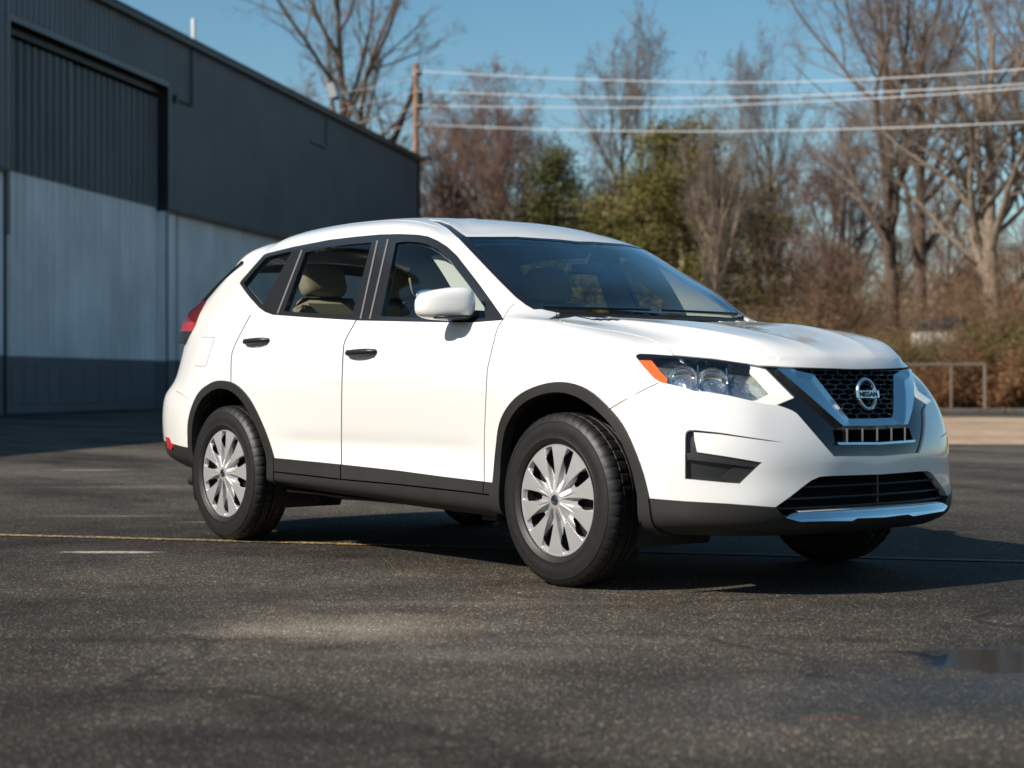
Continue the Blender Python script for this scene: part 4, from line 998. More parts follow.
# door handles
for k, (px, dr) in enumerate((((362.5, 352.3), fdoor), ((257.7, 341), rdoor))):
    h, n = hit(px)
    for s_, d in (('right', dr[0]), ('left', dr[1])):
        m = MB(); L = .115
        ys = []
        pts = []; rad = []
        for t in np.linspace(-1, 1, 13):
            x = h.x+t*L; y = skin_y(x, h.z)-.017-.013*(1-t*t); pts.append((x, y+(.012 if abs(t) > .99 else 0), h.z+.004*t)); rad.append(.0155*(1-.35*abs(t)**3))
        m.tube(pts, rad, 10)
        for t in (-.82, .82): m.tube([(h.x+t*L, skin_y(h.x+t*L, h.z)+.01, h.z), (h.x+t*L, skin_y(h.x, h.z)-.024, h.z)], .013, 8)
        m.build('door_handle', BLACK, d, True, mirror=(s_ == 'left'))
        # cup behind the handle
        c = MB(); V = []; F = []
        for i in range(9):
            for j in range(20):
                a = 2*math.pi*j/20; r = i/8
                x = h.x+.01+.055*r*math.cos(a); z = h.z+.036*r*math.sin(a)
                V.append((x, skin_y(x, z)-.0015-.002*(r > .85), z))
        for i in range(8):
            for j in range(20): F.append((i*20+j, i*20+(j+1) % 20, (i+1)*20+(j+1) % 20, (i+1)*20+j))
        c.add(V, F); c.build('handle_cup', PAINT, d, True, mirror=(s_ == 'left'))
# door mirrors
def superell(c, d, e1=.55, e2=.6, nu=36, nv=24, warp=None):
    V = []; F = []
    sg = lambda v, e: math.copysign(abs(v)**e, v)
    for i in range(nv+1):
        v = -math.pi/2+math.pi*i/nv
        for j in range(nu):
            u = 2*math.pi*j/nu
            p = [sg(math.cos(v), e1)*sg(math.cos(u), e2)*d[0]/2, sg(math.cos(v), e1)*sg(math.sin(u), e2)*d[1]/2, sg(math.sin(v), e1)*d[2]/2]
            if warp: p = warp(p)
            V.append((p[0]+c[0], p[1]+c[1], p[2]+c[2]))
    for i in range(nv):
        for j in range(nu): F.append((i*nu+j, i*nu+(j+1) % nu, (i+1)*nu+(j+1) % nu, (i+1)*nu+j))
    return V, F
mc = at_plane((446.5, 303.2), 1, -.948)
for s_ in ('right', 'left'):
    mir = (s_ == 'left')
    def wp(p):
        x, y, z = p; t = (y/.25+.5)     # 0 outer tip .. 1 inboard
        t = min(1, max(0, t)); z = z*(.78+.28*t)-.010*(1-t); x = x*(.66+.42*t)
        if z < 0: z *= .93
        x += -.085*(1-t)**1.4+.018
        return (x, y, z+.012*(x/.09)*.3)
    V, F = superell(mc, (.18, .225, .158), .62, .66, 40, 28, wp)
    m = MB(); m.add(V, F); mh = m.build('door_mirror', PAINT, car, True, mirror=mir)
    m = MB()
    V, F = superell((mc[0]-.003, mc[1]+.035, mc[2]-.062), (.165, .20, .022), .7, .7, 32, 12); m.add(V, F)
    m.tube([(mc[0]+.015, mc[1]+.08, mc[2]-.052), (mc[0]+.04, mc[1]+.15, mc[2]-.055), (mc[0]+.06, mc[1]+.21, mc[2]-.06)], [.028, .026, .03], 12)
    m.build('mirror_foot', BLACK, mh, True, mirror=mir)
    m = MB(); V, F = superell((mc[0]-.082, mc[1]-.002, mc[2]+.002), (.012, .21, .125), .5, .5, 32, 12); m.add(V, F); m.build('mirror_glass', CHROME, mh, True, mirror=mir)
    if mir: mh.location = (-.13, -.035, -.01)
    # sail panel at the foot of the window
    m = MB()
    P_ = [(486, 321.2), (503, 319.6), (491, 302.5), (484, 300)]
    q = [];
    for p in P_:
        h, n = hit(p); q.append((h, n))
    m.add([h+n*.004 for h, n in q]+[h-n*.01 for h, n in q], [(0, 1, 2, 3), (0, 4, 5, 1), (1, 5, 6, 2), (2, 6, 7, 3), (3, 7, 4, 0)]); m.build('sail_panel', BLACK, fdoor[0 if not mir else 1], mirror=mir)
# rear spoiler
m = MB(); V = []; F = []
ny = 25
prof = [(-2.86, 1.603), (-2.98, 1.592), (-3.12, 1.575), (-3.20, 1.560), (-3.205, 1.545), (-3.16, 1.528), (-3.06, 1.518), (-2.98, 1.52)]
for i in range(ny):
    t = -1+2*i/(ny-1); y = t*.60
    for (x, z) in prof:
        sx = .14*abs(t)**3; V.append((x+sx, y, z-.055*t*t*(1 if x < -2.9 else .8)))
k = len(prof)
for i in range(ny-1):
    for j in range(k): F.append((i*k+j, i*k+(j+1) % k, (i+1)*k+(j+1) % k, (i+1)*k+j))
F.append(tuple(range(k))); F.append(tuple((ny-1)*k+j for j in reversed(range(k))))
m.add(V, F); m.build('roof_spoiler', PAINT, tailgate, True)
# black edge of the rear window down to the tail lamp
for s_ in (1, -1):
    m = MB(); pts = []
    for p in [(242.5, 262.5), (231, 274), (219, 286), (208, 298.5), (200, 308)]:
        q = at_plane(p, 1, -.675); pts.append(Vector((q[0], q[1]*s_, q[2])))
    m.tube(pts, [.010, .013, .016, .018, .02], 8); m.build('rear_window_edge', GLOSSB, tailgate, True)
# tail furniture
m = MB(); m.box((-3.625, 0, .98), (.02, .34, .12), bev=.004); m.build('number_plate_recess', BLACK, tailgate)
m = MB(); m.tube([(-3.5, -.55, .26), (-3.70, -.55, .26)], .025, 12); m.build('exhaust_pipe', STEEL, car, True)

# ---------------------------------------------------------------- wheels
def make_wheel():
    m = MB()                                    # steel wheel
    m.lathe([(.232, -.095), (.225, -.085), (.205, -.06), (.20, .10), (.225, .108), (.232, .112)], 48)
    m.lathe([(.20, -.045), (.12, -.05), (.06, -.06), (.0005, -.06)], 48)
    m.lathe([(.145, -.022), (.148, -.018), (.148, .0), (.0005, .0)], 48)
    w = m.build('wheel', STEEL, None, True)
    # tyre
    prof = [(.232, -.100), (.238, -.107), (.252, -.110), (.2555, -.1125), (.259, -.1110), (.280, -.1145), (.300, -.1140), (.318, -.1100), (.3185, -.1115), (.325, -.1105), (.3255, -.108), (.338, -.101), (.346, -.094), (.352, -.086),
            (.3555, -.078), (.3570, -.066), (.3572, -.062), (.3500, -.060), (.3500, -.053), (.3578, -.051), (.3582, -.014), (.3505, -.012), (.3505, -.004), (.3584, -.002), (.3584, .010), (.3505, .012), (.3505, .020), (.3582, .022), (.3578, .051), (.350, .053), (.350, .060), (.3570, .062), (.3555, .078), (.348, .092), (.33, .106), (.30, .113), (.26, .111), (.232, .10)]
    n = 264; V = []; F = []; k = len(prof)
    for j in range(n):
        t = 2*math.pi*j/n
        for i, (r, a) in enumerate(prof):
            rr = r
            if 10 <= i <= 16 or 31 <= i <= 34:
                if j % 6 < 1: rr -= .0045 if 12 <= i <= 16 or 31 <= i <= 33 else .0012
            elif 19 <= i <= 20 or 27 <= i <= 28:
                if (j+3) % 6 < 1: rr -= .005
            x, z = rr*math.cos(t), rr*math.sin(t)
            if z < -.3568: z = -.3568
            V.append((x, a, z))
    for j in range(n):
        for i in range(k-1): F.append((j*k+i, ((j+1) % n)*k+i, ((j+1) % n)*k+i+1, j*k+i+1))
    mb = MB(); mb.add(V, F); mb.build('tyre', RUBBER, w, True)
    # hubcap: ten leaf-shaped spokes with openings between them
    nr, nt = 84, 720; rs = np.linspace(.012, .236, nr); V = []; F = []
    def sp(th, r):
        ph = (th-R(15)) % R(36); ph = min(ph, R(36)-ph)*2/R(36)      # 0 spoke axis .. 1 between
        return ph
    def hh(r, th):
        base = -.104+.010*(r/.236)**2-.006*math.exp(-(r/.05)**2)
        ph = sp(th, r)
        edge = .30+.34*np.clip((r-.07)/.14, 0, 1)
        fall = np.clip((ph-edge)/.16, 0, 1); fall = fall*fall*(3-2*fall)
        dep = .020*np.clip((r-.035)/.05, 0, 1)*np.clip((.222-r)/.012, 0, 1)
        slot = .004*math.exp(-(ph/.10)**2)*np.clip((r-.03)/.03, 0, 1)*np.clip((.13-r)/.05, 0, 1)
        lip = .004*np.exp(-((r-.231)/.004)**2)
        y = base+dep*fall+slot-lip
        if r > .225: y += (r-.225)*.5
        return y
    for r in rs:
        for j in range(nt):
            th = 2*math.pi*j/nt; V.append((r*math.cos(th), hh(r, th), r*math.sin(th)))
    for i in range(nr-1):
        r = (rs[i]+rs[i+1])/2
        for j in range(nt):
            th = 2*math.pi*(j+.5)/nt; ph = sp(th, r)
            if .112 < r < .211 and ph > .57+.26*abs((r-.163)/.052)**2.2: continue
            F.append((i*nt+j, i*nt+(j+1) % nt, (i+1)*nt+(j+1) % nt, (i+1)*nt+j))
    mb = MB(); mb.add(V, F)
    mb.lathe([(.236, -.094), (.240, -.090), (.238, -.075)], 90)
    hc = mb.build('hubcap', SILVER, w, True)
    m = MB(); m.lathe([(.0005, -.1135), (.020, -.1130), (.024, -.108), (.024, -.10)], 28); cap = m.build('centre_cap', SATIN, w, True)
    m = MB(); m.tube([Vector((.013*math.cos(a), -.1135, .013*math.sin(a))) for a in np.linspace(0, 2*math.pi, 25)], .0016, 5, caps=False); m.box((0, -.114, 0), (.034, .002, .007)); m.build('cap_emblem', STEEL, w)
    return w
w0 = make_wheel(); w0.parent = car; w0.location = (0, -.798, .3568)
for x, y, rz, ry in ((-2.705, -.798, 0, 11), (0, .798, 180, 0), (-2.705, .798, 180, 20)):
    c = w0.copy(); COL.objects.link(c); c.parent = car; c.location = (x, y, .3568); c.rotation_euler = (0, 0, R(rz))
    for ch in list(w0.children):
        q = ch.copy(); COL.objects.link(q); q.parent = c
        if ch.name.startswith(('hub', 'cap', 'centre')): q.rotation_euler = (0, R(ry), 0)
# wheelhouse liners, suspension, underbody
for s_ in (1, -1):
    for ax, ri in ((0.02, .462), (-2.66, .45)):
        m = MB(); V = []; F = []; n = 30
        for i in range(n+1):
            t = R(-22)+R(224)*i/n
            for y in (-.47, -.60, -.872): V.append((ax+ri*math.cos(t)*(1.0 if y > -.8 else .985), y*s_, .36+ri*math.sin(t)*.98))
        for i in range(n):
            for j in range(2): F.append((i*3+j, i*3+j+1, i*3+4+j, i*3+3+j))
        b = len(V); V.append((ax, -.47*s_, .36)); F += [(b, i*3, i*3+3) for i in range(n)]
        m.add(V, F); m.build('wheelhouse_liner', BLACK, car, True)
        m = MB(); m.tube([(ax, -.62*s_, .34), (ax, -.1*s_, .30)], .03, 10); m.tube([(ax-.05, -.60*s_, .40), (ax-.06, -.56*s_, .80)], .045, 12); m.build('suspension', STEEL, car, True)
m = MB()
m.box((-1.35, 0, .34), (4.4, .92, .12)); m.box((-1.34, 0, .325), (1.70, 1.66, .09)); m.box((.62, 0, .30), (.30, 1.1, .10)); m.box((.45, 0, .60), (.42, .90, .50)); m.box((-3.35, 0, .42), (.36, 1.2, .16))
m.build('underbody', MATTB, car)
m = MB(); m.tube([(-3.0, -.5, .27), (-2.3, -.45, .25), (-1.6, -.2, .24), (-.4, -.15, .24)], .03, 10); m.box((-3.1, -.52, .30), (.5, .2, .14), bev=.03); m.build('exhaust', STEEL, car, True)
m = MB(); m.tube([(-1.0, -.7, .275), (-2.0, -.7, .275)], .02, 6); m.box((-.62, -.55, .255), (.25, .3, .07)); m.box((-2.12, -.66, .27), (.10, .10, .08)); m.build('undertray', BLACK, car)
# ---------------------------------------------------------------- cabin
PL = ('body', 'front_door', 'rear_door', 'tailgate', 'fender', 'front_arch', 'rear_arch', 'gap')
emit('door_trim', [patch(S, PL+('front_door_cladding', 'rear_door_cladding'), -.045, 0, ff=lambda v, n: v[0] < -.42 and .40 < v[2] < 1.30 and v[0] > -3.55 and not (v[2] > 1.16 and v[0] < -.5 and False))], [DASH], car)
emit('pillar_lining', [patch(S, ('dlo', 'strip', 'body', 'ws_frit', 'tailgate', 'ditch', 'gap'), -.032, 0, ff=lambda v, n: v[2] > 1.17 and v[0] < -.45)], HEADL, car)
emit('headliner', [patch(S, ('roof', 'ditch'), -.045, 0)], HEADL, car)
m = MB(); m.box((-1.75, 0, .36), (2.7, 1.62, .05)); m.box((-.44, 0, .70), (.04, 1.56, .75)); m.box((-3.0, 0, .75), (.9, 1.3, .04)); m.build('cabin_floor', MATTB, car)
m = MB()
V = []; F = []; prof = [(-.36, 1.085), (-.45, 1.09), (-.62, 1.085), (-.78, 1.04), (-.84, .98), (-.80, .80), (-.70, .62), (-.40, .6)]
ys = np.linspace(-.74, .74, 25)
for y in ys:
    hump = .035*math.exp(-((y-.38)/.16)**2)
    for x, z in prof: V.append((x-.10*(abs(y)/.74)**2*0, y, z+(hump if z > 1.03 and x < -.5 else 0)))
k = len(prof)
for i in range(len(ys)-1):
    for j in range(k-1): F.append((i*k+j, i*k+j+1, (i+1)*k+j+1, (i+1)*k+j))
m.add(V, F); m.build('dashboard', DASH, car, True)
m = MB()
RS = Matrix.Rotation(R(-62), 3, 'Y')
m.tube([RS@Vector((.185*math.cos(a), .185*math.sin(a), 0))+Vector((-.92, .38, 1.03)) for a in np.linspace(0, 2*math.pi, 33)], .015, 8, caps=False)
m.box((-.92, .38, 1.03), (.10, .16, .05), RS, bev=.015); m.box((-.90, .38, 1.02), (.05, .34, .03), RS); m.tube([(-.90, .38, 1.02), (-.62, .38, .93)], .04, 10)
m.build('steering_wheel', DASH, car, True)
def seat(x, y, zs, wd=.50, name='front_seat', tilt=20, hr=.045):
    Rt = Matrix.Rotation(R(-tilt), 3, 'Y')
    m = MB(); m.box((x+.26, y, zs), (.52, wd, .15), bev=.045)
    c = Vector((x-.10, y, zs+.33)); m.box(c, (.13, wd*.94, .62), Rt, bev=.05)
    m.box(c+Rt@Vector((.045, -wd*.40, 0)), (.10, .07, .50), Rt, bev=.03); m.box(c+Rt@Vector((.045, wd*.40, 0)), (.10, .07, .50), Rt, bev=.03)
    o = m.build(name, BEIGE, car, True)
    h = MB(); hc = Vector((x-.10, y, zs+.33))+Rt@Vector((.01, 0, .41))
    V, F = superell((0, 0, 0), (.115, .27, .19), .55, .5, 28, 20); h.add([Rt@Vector(v)+hc for v in V], F)
    for q in (-.06, .06): h.tube([hc+Rt@Vector((0, q, -.15)), hc+Rt@Vector((0, q, -.05))], .007, 6)
    h.build('headrest', BEIGE, o, True)
    return o
for sg in (1, -1):
    m = MB(); A_ = Vector((-.46, .675*sg, 1.140)); B_ = Vector((-1.04, .545*sg, 1.470)); V = []; F = []
    for i in range(13):
        t = i/12; p = A_.lerp(B_, t)+Vector((.02, .012*sg, .012))*math.sin(t*math.pi); w_ = .36*(1-t)+.24*t
        V += [p, p+Vector((-w_*.5, .020*sg, -.012)), p+Vector((-w_, .030*sg, -.03)), p+Vector((-w_, .045*sg, -.03)), p+Vector((-.01, .01*sg, -.01))]
    for i in range(12):
        for j in range(4): F.append((i*5+j, i*5+j+1, i*5+6+j, i*5+5+j))
    m.add(V, F); m.build('pillar_trim', PILLAR, car, True)
seat(-1.32, -.37, .62); seat(-1.32, .37, .62)
for y in (-.42, 0, .42): seat(-2.25, y, .66, .44, 'rear_seat', 22)
m = MB(); m.box((-.83, 0, 1.385), (.035, .24, .062), Matrix.Rotation(R(12), 3, 'Y'), bev=.012); m.tube([(-.83, 0, 1.40), (-.79, 0, 1.455)], .012, 8); m.build('rear_view_mirror', DASH, car, True)
# wipers parked at the foot of the windscreen
for y0, y1 in ((-.05, -.62), (.60, .02)):
    m = MB(); m.tube([(skin_x(abs(y), 1.17)+.012 if False else -.34-.10*(abs(y)/.7)**2, y, 1.168) for y in np.linspace(y0, y1, 9)], .006, 6)
    m.build('wiper', BLACK, car, True)
# ================================================================ SETTING: trees, brush, poles, wires
def barkm(name, c1, c2, sc=6):
    m, nt, b = nodemat(name); co = N_(nt, 'ShaderNodeTexCoord').outputs['Object']
    n = N_(nt, 'ShaderNodeTexNoise', i_Scale=float(sc), i_Detail=6.); nt.links.new(co, n.inputs['Vector'])
    nt.links.new(ramp(nt, n.outputs[0], [(.3, c1), (.7, c2)]), b.inputs['Base Color']); b.inputs['Roughness'].default_value = .9; b.inputs['Specular IOR Level'].default_value = .2; return m
BARK = barkm('grey_bark', (.070, .050, .038), (.15, .11, .085)); BARKT = barkm('pale_tan_bark', (.26, .18, .12), (.42, .32, .22)); BARKL = barkm('grey_tan_bark', (.15, .115, .085), (.27, .215, .165)); BARKR = barkm('reddish_twigs', (.13, .08, .062), (.24, .155, .12), 1.); TWIG = barkm('grey_brown_twigs', (.125, .098, .08), (.235, .19, .155), 1.)
STEMS = barkm('brush_stems', (.10, .065, .04), (.25, .165, .10), 2.); RUST = barkm('dry_rust_leaves', (.15, .075, .035), (.30, .16, .075), 2.); OLIVE = barkm('olive_leaves', (.085, .085, .022), (.17, .15, .045), 2.)
NEEDLE = barkm('pine_needles', (.080, .076, .020), (.20, .175, .05), 1.); NEEDLE2 = barkm('cedar_needles', (.045, .050, .018), (.12, .115, .035), 1.)
WOODP = barkm('weathered_pole_wood', (.22, .12, .07), (.36, .21, .13), 3.)
def fast_mesh(name, V, F, mats, MI=None, parent=None, smooth=False):
    me = bpy.data.meshes.new(name); V = np.asarray(V, np.float32); F = np.asarray(F, np.int32)
    me.vertices.add(len(V)); me.vertices.foreach_set('co', V.ravel())
    k = F.shape[1]; me.loops.add(F.size); me.loops.foreach_set('vertex_index', F.ravel()); me.polygons.add(len(F))
    me.polygons.foreach_set('loop_start', np.arange(0, F.size, k, dtype=np.int32)); me.polygons.foreach_set('loop_total', np.full(len(F), k, np.int32))
    for m in (mats if isinstance(mats, list) else [mats]): me.materials.append(m)
    if MI is not None: me.polygons.foreach_set('material_index', np.asarray(MI, np.int32))
    if smooth: me.polygons.foreach_set('use_smooth', [True]*len(F))
    me.update(calc_edges=True); o = bpy.data.objects.new(name, me); COL.objects.link(o)
    if parent is not None: o.parent = parent
    return o
def prisms(A, B, ra, rb, n=3):
    """vectorised tapered prisms from A to B"""
    A = np.asarray(A, float); B = np.asarray(B, float); T = B-A; T /= np.maximum(np.linalg.norm(T, axis=1), 1e-6)[:, None]
    ref = np.where(np.abs(T[:, 2:3]) < .9, [[0, 0, 1.]], [[1., 0, 0]]); U = np.cross(T, ref); U /= np.linalg.norm(U, axis=1)[:, None]; W = np.cross(T, U)
    ra = np.asarray(ra, float)[:, None]; rb = np.asarray(rb, float)[:, None]; V = []
    for P, r in ((A, ra), (B, rb)):
        for j in range(n):
            an = 2*math.pi*j/n; V.append(P+(U*math.cos(an)+W*math.sin(an))*r)
    V = np.stack(V, 1).reshape(-1, 3); m = len(A); base = np.arange(m)[:, None]*2*n; F = []
    for j in range(n): F.append(np.concatenate([base+j, base+(j+1) % n, base+n+(j+1) % n, base+n+j], 1))
    return V, np.stack(F, 1).reshape(-1, 4)
def grow_tree(seed, H, r0, first=.25, spread=.55, up=.35, nl=(15, 7, 6, 5), droop=0., crown_w=1., twig=True, fork=0, lean=(0, 0)):
    """numpy recursion: returns (thick segments, thin segments)"""
    rg = np.random.default_rng(seed); segs = []
    def branch(p, d, L, r, lev, npt):
        pts = [np.array(p)]; d = d/np.linalg.norm(d); st = L/npt
        for i in range(npt):
            w = (.045, .13, .17, .2, .25, .25)[lev]
            d = d+rg.normal(0, w, 3)*(1 if lev else .6); d[2] += (up*(.42, .42, .30, .2, .1, .1)[lev] if lev else .25)-droop*lev*.05; d /= np.linalg.norm(d); pts.append(pts[-1]+d*st)
        rs = [max(r*(1-.82*(i/npt)**1.1), .006) for i in range(npt+1)]
        for i in range(npt): segs.append((pts[i], pts[i+1], rs[i], rs[i+1], lev))
        return pts, rs
    starts = [(np.array([0, 0, -.1]), np.array([lean[0], lean[1], 1.]), H*.92, r0)]
    level = []
    for s in range(1+fork):
        p, d, L, r = starts[0]
        if s: d = d+np.array([rg.normal(0, .22), rg.normal(0, .22), 0]); L *= rg.uniform(.8, .95); r *= .8
        pts, rs = branch(p, d, L, r, 0, 10); level.append((pts, rs, L))
    for lev in range(1, len(nl)+1):
        nxt = []
        for pts, rs, L in level:
            k = nl[lev-1]
            for i in range(k):
                lo = first if lev == 1 else .2
                t = lo+(.95-lo)*((i+rg.uniform(0, 1))/k); t = min(t, .995); q = t*(len(pts)-1); a = int(q); f = q-a
                p = pts[a]*(1-f)+pts[min(a+1, len(pts)-1)]*f; r = (rs[a]*(1-f)+rs[min(a+1, len(rs)-1)]*f)
                T = pts[min(a+1, len(pts)-1)]-pts[a]; T /= max(np.linalg.norm(T), 1e-6)
                rnd = rg.normal(0, 1, 3); rnd -= T*(rnd@T); rnd /= max(np.linalg.norm(rnd), 1e-6)
                sp_ = spread*rg.uniform(.75, 1.35)*(1.15 if lev == 1 else 1.1)
                d = T*math.cos(sp_)+rnd*math.sin(sp_)
                if lev == 1: Lc = H*.46*crown_w*(math.sin(math.pi*min(1, (t-lo)/(1-lo)*.62+.26))**.7)*rg.uniform(.7, 1.15)
                else: Lc = L*rg.uniform(.36, .58)*(1.15-.5*t)
                nxt.append((*branch(p, d, max(Lc, .25), max(min(r*.62, .5*r0), .008), lev, (6, 4, 3, 2, 1)[lev-1]), Lc))
        level = nxt
    return segs
def bare_tree_parts(seed, H, r0, bark, twigs, **kw):
    segs = grow_tree(seed, H, r0, **kw); out = []
    for name, cond, n, mat in (('trunk', lambda l: l <= 1, 7, bark), ('crown', lambda l: l > 1, 3, twigs)):
        S_ = [s for s in segs if cond(s[4])]
        sc = 1. if name == 'trunk' else 1.
        V, F = prisms([s[0] for s in S_], [s[1] for s in S_], [s[2]*sc for s in S_], [s[3]*sc for s in S_], n); out.append((name, V, F, mat))
    return out
def leaf_cloud(rg, C, size, per, flat=.5):
    """per small leaf faces round every centre"""
    n = len(C)*per; P = np.repeat(C, per, 0)+rg.normal(0, 1, (n, 3))*size[0]
    d1 = rg.normal(0, 1, (n, 3)); d1 /= np.linalg.norm(d1, axis=1)[:, None]; d2 = np.cross(d1, rg.normal(0, 1, (n, 3))); d2 /= np.maximum(np.linalg.norm(d2, axis=1), 1e-6)[:, None]
    s = size[1]*rg.uniform(.6, 1.4, (n, 1)); V = np.stack([P-d1*s, P+d2*s*flat, P+d1*s, P-d2*s*flat], 1).reshape(-1, 3)
    return V, np.arange(n*4).reshape(-1, 4)
def pine_parts(seed, H, w, cone=True, mat=NEEDLE, bark=BARK, base=.12):
    rg = np.random.default_rng(seed); segs = []; C = []
    top = np.array([rg.normal(0, .2), rg.normal(0, .2), H]); zs = np.linspace(0, H, 9); px_ = np.cumsum(rg.normal(0, .05*H/16, (9, 2)), 0); tr = [np.array([px_[i, 0], px_[i, 1], zs[i]]) for i in range(9)]
    for i in range(8): segs.append((tr[i], tr[i+1], .22*(1-i/8.5)*H/14, .22*(1-(i+1)/8.5)*H/14))
    nb = int(14*H)
    for i in range(nb):
        t = base+(1-base)*(i/nb); z = H*t; a = rg.uniform(0, 2*math.pi)
        prof = (1-(t-base)/(1-base))**.75*1.05+.06 if cone else (math.sin(math.pi*min(1, (t-base)/(1-base)*.85+.12))**.6)
        L = w*prof*rg.uniform(.55, 1.2); q = np.array([np.interp(z, zs, px_[:, 0]), np.interp(z, zs, px_[:, 1]), z])
        e = q+np.array([math.cos(a)*L, math.sin(a)*L, L*rg.uniform(-.10, .35)]); segs.append((q, e, .04, .01))
        for k in range(int(3+L*3.2)):
            f = rg.uniform(.25, 1.05); C.append(q*(1-f)+e*f+rg.normal(0, .12, 3))
    V1, F1 = prisms([s[0] for s in segs], [s[1] for s in segs], [s[2] for s in segs], [s[3] for s in segs], 5)
    V2, F2 = leaf_cloud(rg, np.array(C), (.27, .08), 26, .34)
    return [('trunk', V1, F1, bark), ('crown', V2, F2, mat)]
def shrub_parts(seed, H, w, leafm, per, lsz=.036, nst=26):
    rg = np.random.default_rng(seed); segs = []; C = []
    for i in range(nst):
        a = rg.uniform(0, 2*math.pi); p = np.array([math.cos(a)*w*.25*rg.uniform(0, 1), math.sin(a)*w*.25*rg.uniform(0, 1), -.05]); d = np.array([math.cos(a)*rg.uniform(.05, .6), math.sin(a)*rg.uniform(.05, .6), 1]); L = H*rg.uniform(.6, 1.1); n = 5
        for k in range(n):
            d = d/np.linalg.norm(d)+rg.normal(0, .16, 3); q = p+d/np.linalg.norm(d)*L/n; r = .022*(1-k/n)+.006; segs.append((p, q, r, r*.8))
            for j in range(4):
                e = q+rg.normal(0, 1, 3)*np.array([.32, .32, .28])*H/4+np.array([0, 0, .15]); segs.append((q, e, .009, .004)); C.append((q+e)/2); C.append(e)
                for jj in range(2):
                    e2 = e+rg.normal(0, .22, 3)*H/4; segs.append(((q+e)/2, e2, .006, .004)); C.append(e2)
            p = q
    V1, F1 = prisms([s[0] for s in segs], [s[1] for s in segs], [s[2] for s in segs], [s[3] for s in segs], 3)
    out = [('stems', V1, F1, STEMS)]
    if per: V2, F2 = leaf_cloud(rg, np.array(C), (.13, lsz), per, .5); out.append(('foliage', V2, F2, leafm))
    return out
def make(name, parts, label, cat, group=None):
    e = empty(name, (0, 0, -500), 0, label, cat, group)
    for n, V, F, mt in parts: fast_mesh(n, V, F, mt, None, e)
    return e
PROTO = {}
used = set()
def place(key, px, top, Z, label, rz=0., group='bare trees along the far edge of the lot', sx=1., name=None):
    src, H = PROTO[key]; X = (px-512)/FPX*Z; want = .841+(382-top)/FPX*Z; sc = want/H
    o = src if key not in used else copy_tree(src); used.add(key)
    o.location = cw(X, Z, 0); o.rotation_euler = (0, 0, rz); o.scale = (sc*sx, sc*sx, sc); o['label'] = label
    if group: o['group'] = group
    return o
PROTO['oak'] = (make('bare_tree', bare_tree_parts(11, 20, .42, BARK, TWIG, first=.30, spread=.58, up=.42, nl=(13, 7, 5, 5, 2), fork=0), 'x', 'tree'), 18.5)
PROTO['up'] = (make('bare_tree', bare_tree_parts(5, 16, .26, BARK, TWIG, first=.24, spread=.52, up=.46, nl=(20, 7, 6, 4, 2), crown_w=.95), 'x', 'tree'), 15.8)
PROTO['wide'] = (make('bare_tree', bare_tree_parts(23, 17, .36, BARK, BARKR, first=.36, spread=.56, up=.46, nl=(13, 7, 5, 5, 2), fork=0), 'x', 'tree'), 16.0)
PROTO['red'] = (make('bare_tree', bare_tree_parts(31, 11, .20, BARK, BARKR, first=.14, spread=.62, up=.42, nl=(13, 6, 5, 4, 2), fork=2), 'x', 'tree'), 10.8)
PROTO['tan'] = (make('bare_tree', bare_tree_parts(47, 12, .26, BARKT, TWIG, first=.25, spread=.60, up=.42, nl=(13, 6, 5, 4, 2), fork=1), 'x', 'tree'), 11.8)
PROTO['lean'] = (make('bare_tree', bare_tree_parts(52, 15, .34, BARKL, TWIG, first=.30, spread=.66, up=.34, nl=(12, 6, 5, 4, 2), fork=1, lean=(.12, .1)), 'x', 'tree'), 14.5)
PROTO['pine'] = (make('pine_tree', pine_parts(3, 12, 3.0, True, NEEDLE2), 'x', 'tree'), 12.2)
PROTO['cedar'] = (make('pine_tree', pine_parts(9, 12, 2.9, False, NEEDLE, BARKT, .15), 'x', 'tree'), 12.2)
B = 'bare trees along the far edge of the lot'
place('oak', 352, -28, 100, 'large bare tree with a forked trunk rising behind the warehouse roof', 2.1, B, .95)
place('red', 452, 128, 93, 'reddish twiggy tree just right of the wooden utility pole', .4, B, 1.1)
place('red', 505, 112, 86, 'reddish-purple bare tree left of the dark pointed pine', 2.6, B, 1.0)
place('up', 626, 80, 90, 'upright oval bare tree between the two evergreens, above the car roof', 1.2, B, .95)
place('tan', 716, 138, 61, 'bare tree with a sunlit tan trunk in front of the olive evergreen', .3, B, .55)
place('up', 768, 100, 96, 'slim bare tree right of the olive evergreen', 3.1, B, .8)
place('oak', 892, -6, 70, 'tallest bare tree above the hood with dark trunk, left one of a close pair', .9, B, 1.0)
place('wide', 918, 12, 73, 'tall bare tree, right one of the close pair above the hood', 4.0, B, 1.0)
place('lean', 1004, 8, 64, 'bare tree at the right edge with pale limbs leaning left', 2.4, B, 1.15)
place('wide', 1062, -10, 78, 'bare tree partly cut by the right edge of the picture', 1.0, B, 1.)
place('red', 835, 150, 88, 'small reddish bare tree left of the tallest pair', 5.1, B, 1.1)
place('pine', 560, 146, 70, 'dark pointed evergreen above the car roof', .5, 'evergreens above the car', 1.35)
place('cedar', 686, 122, 64, 'broad olive evergreen with ragged crown right of the oval bare tree', 1.5, 'evergreens above the car', 1.45)
place('cedar', 652, 175, 74, 'smaller olive evergreen behind the left side of the broad one', 3.0, 'evergreens above the car', .9)
place('pine', 598, 212, 69, 'low dark evergreen just above the windscreen top', 2.0, 'evergreens above the car', 1.3)
rg_ = random.Random(77)
WL = 'thin bare tree in the brown wood behind the lot'
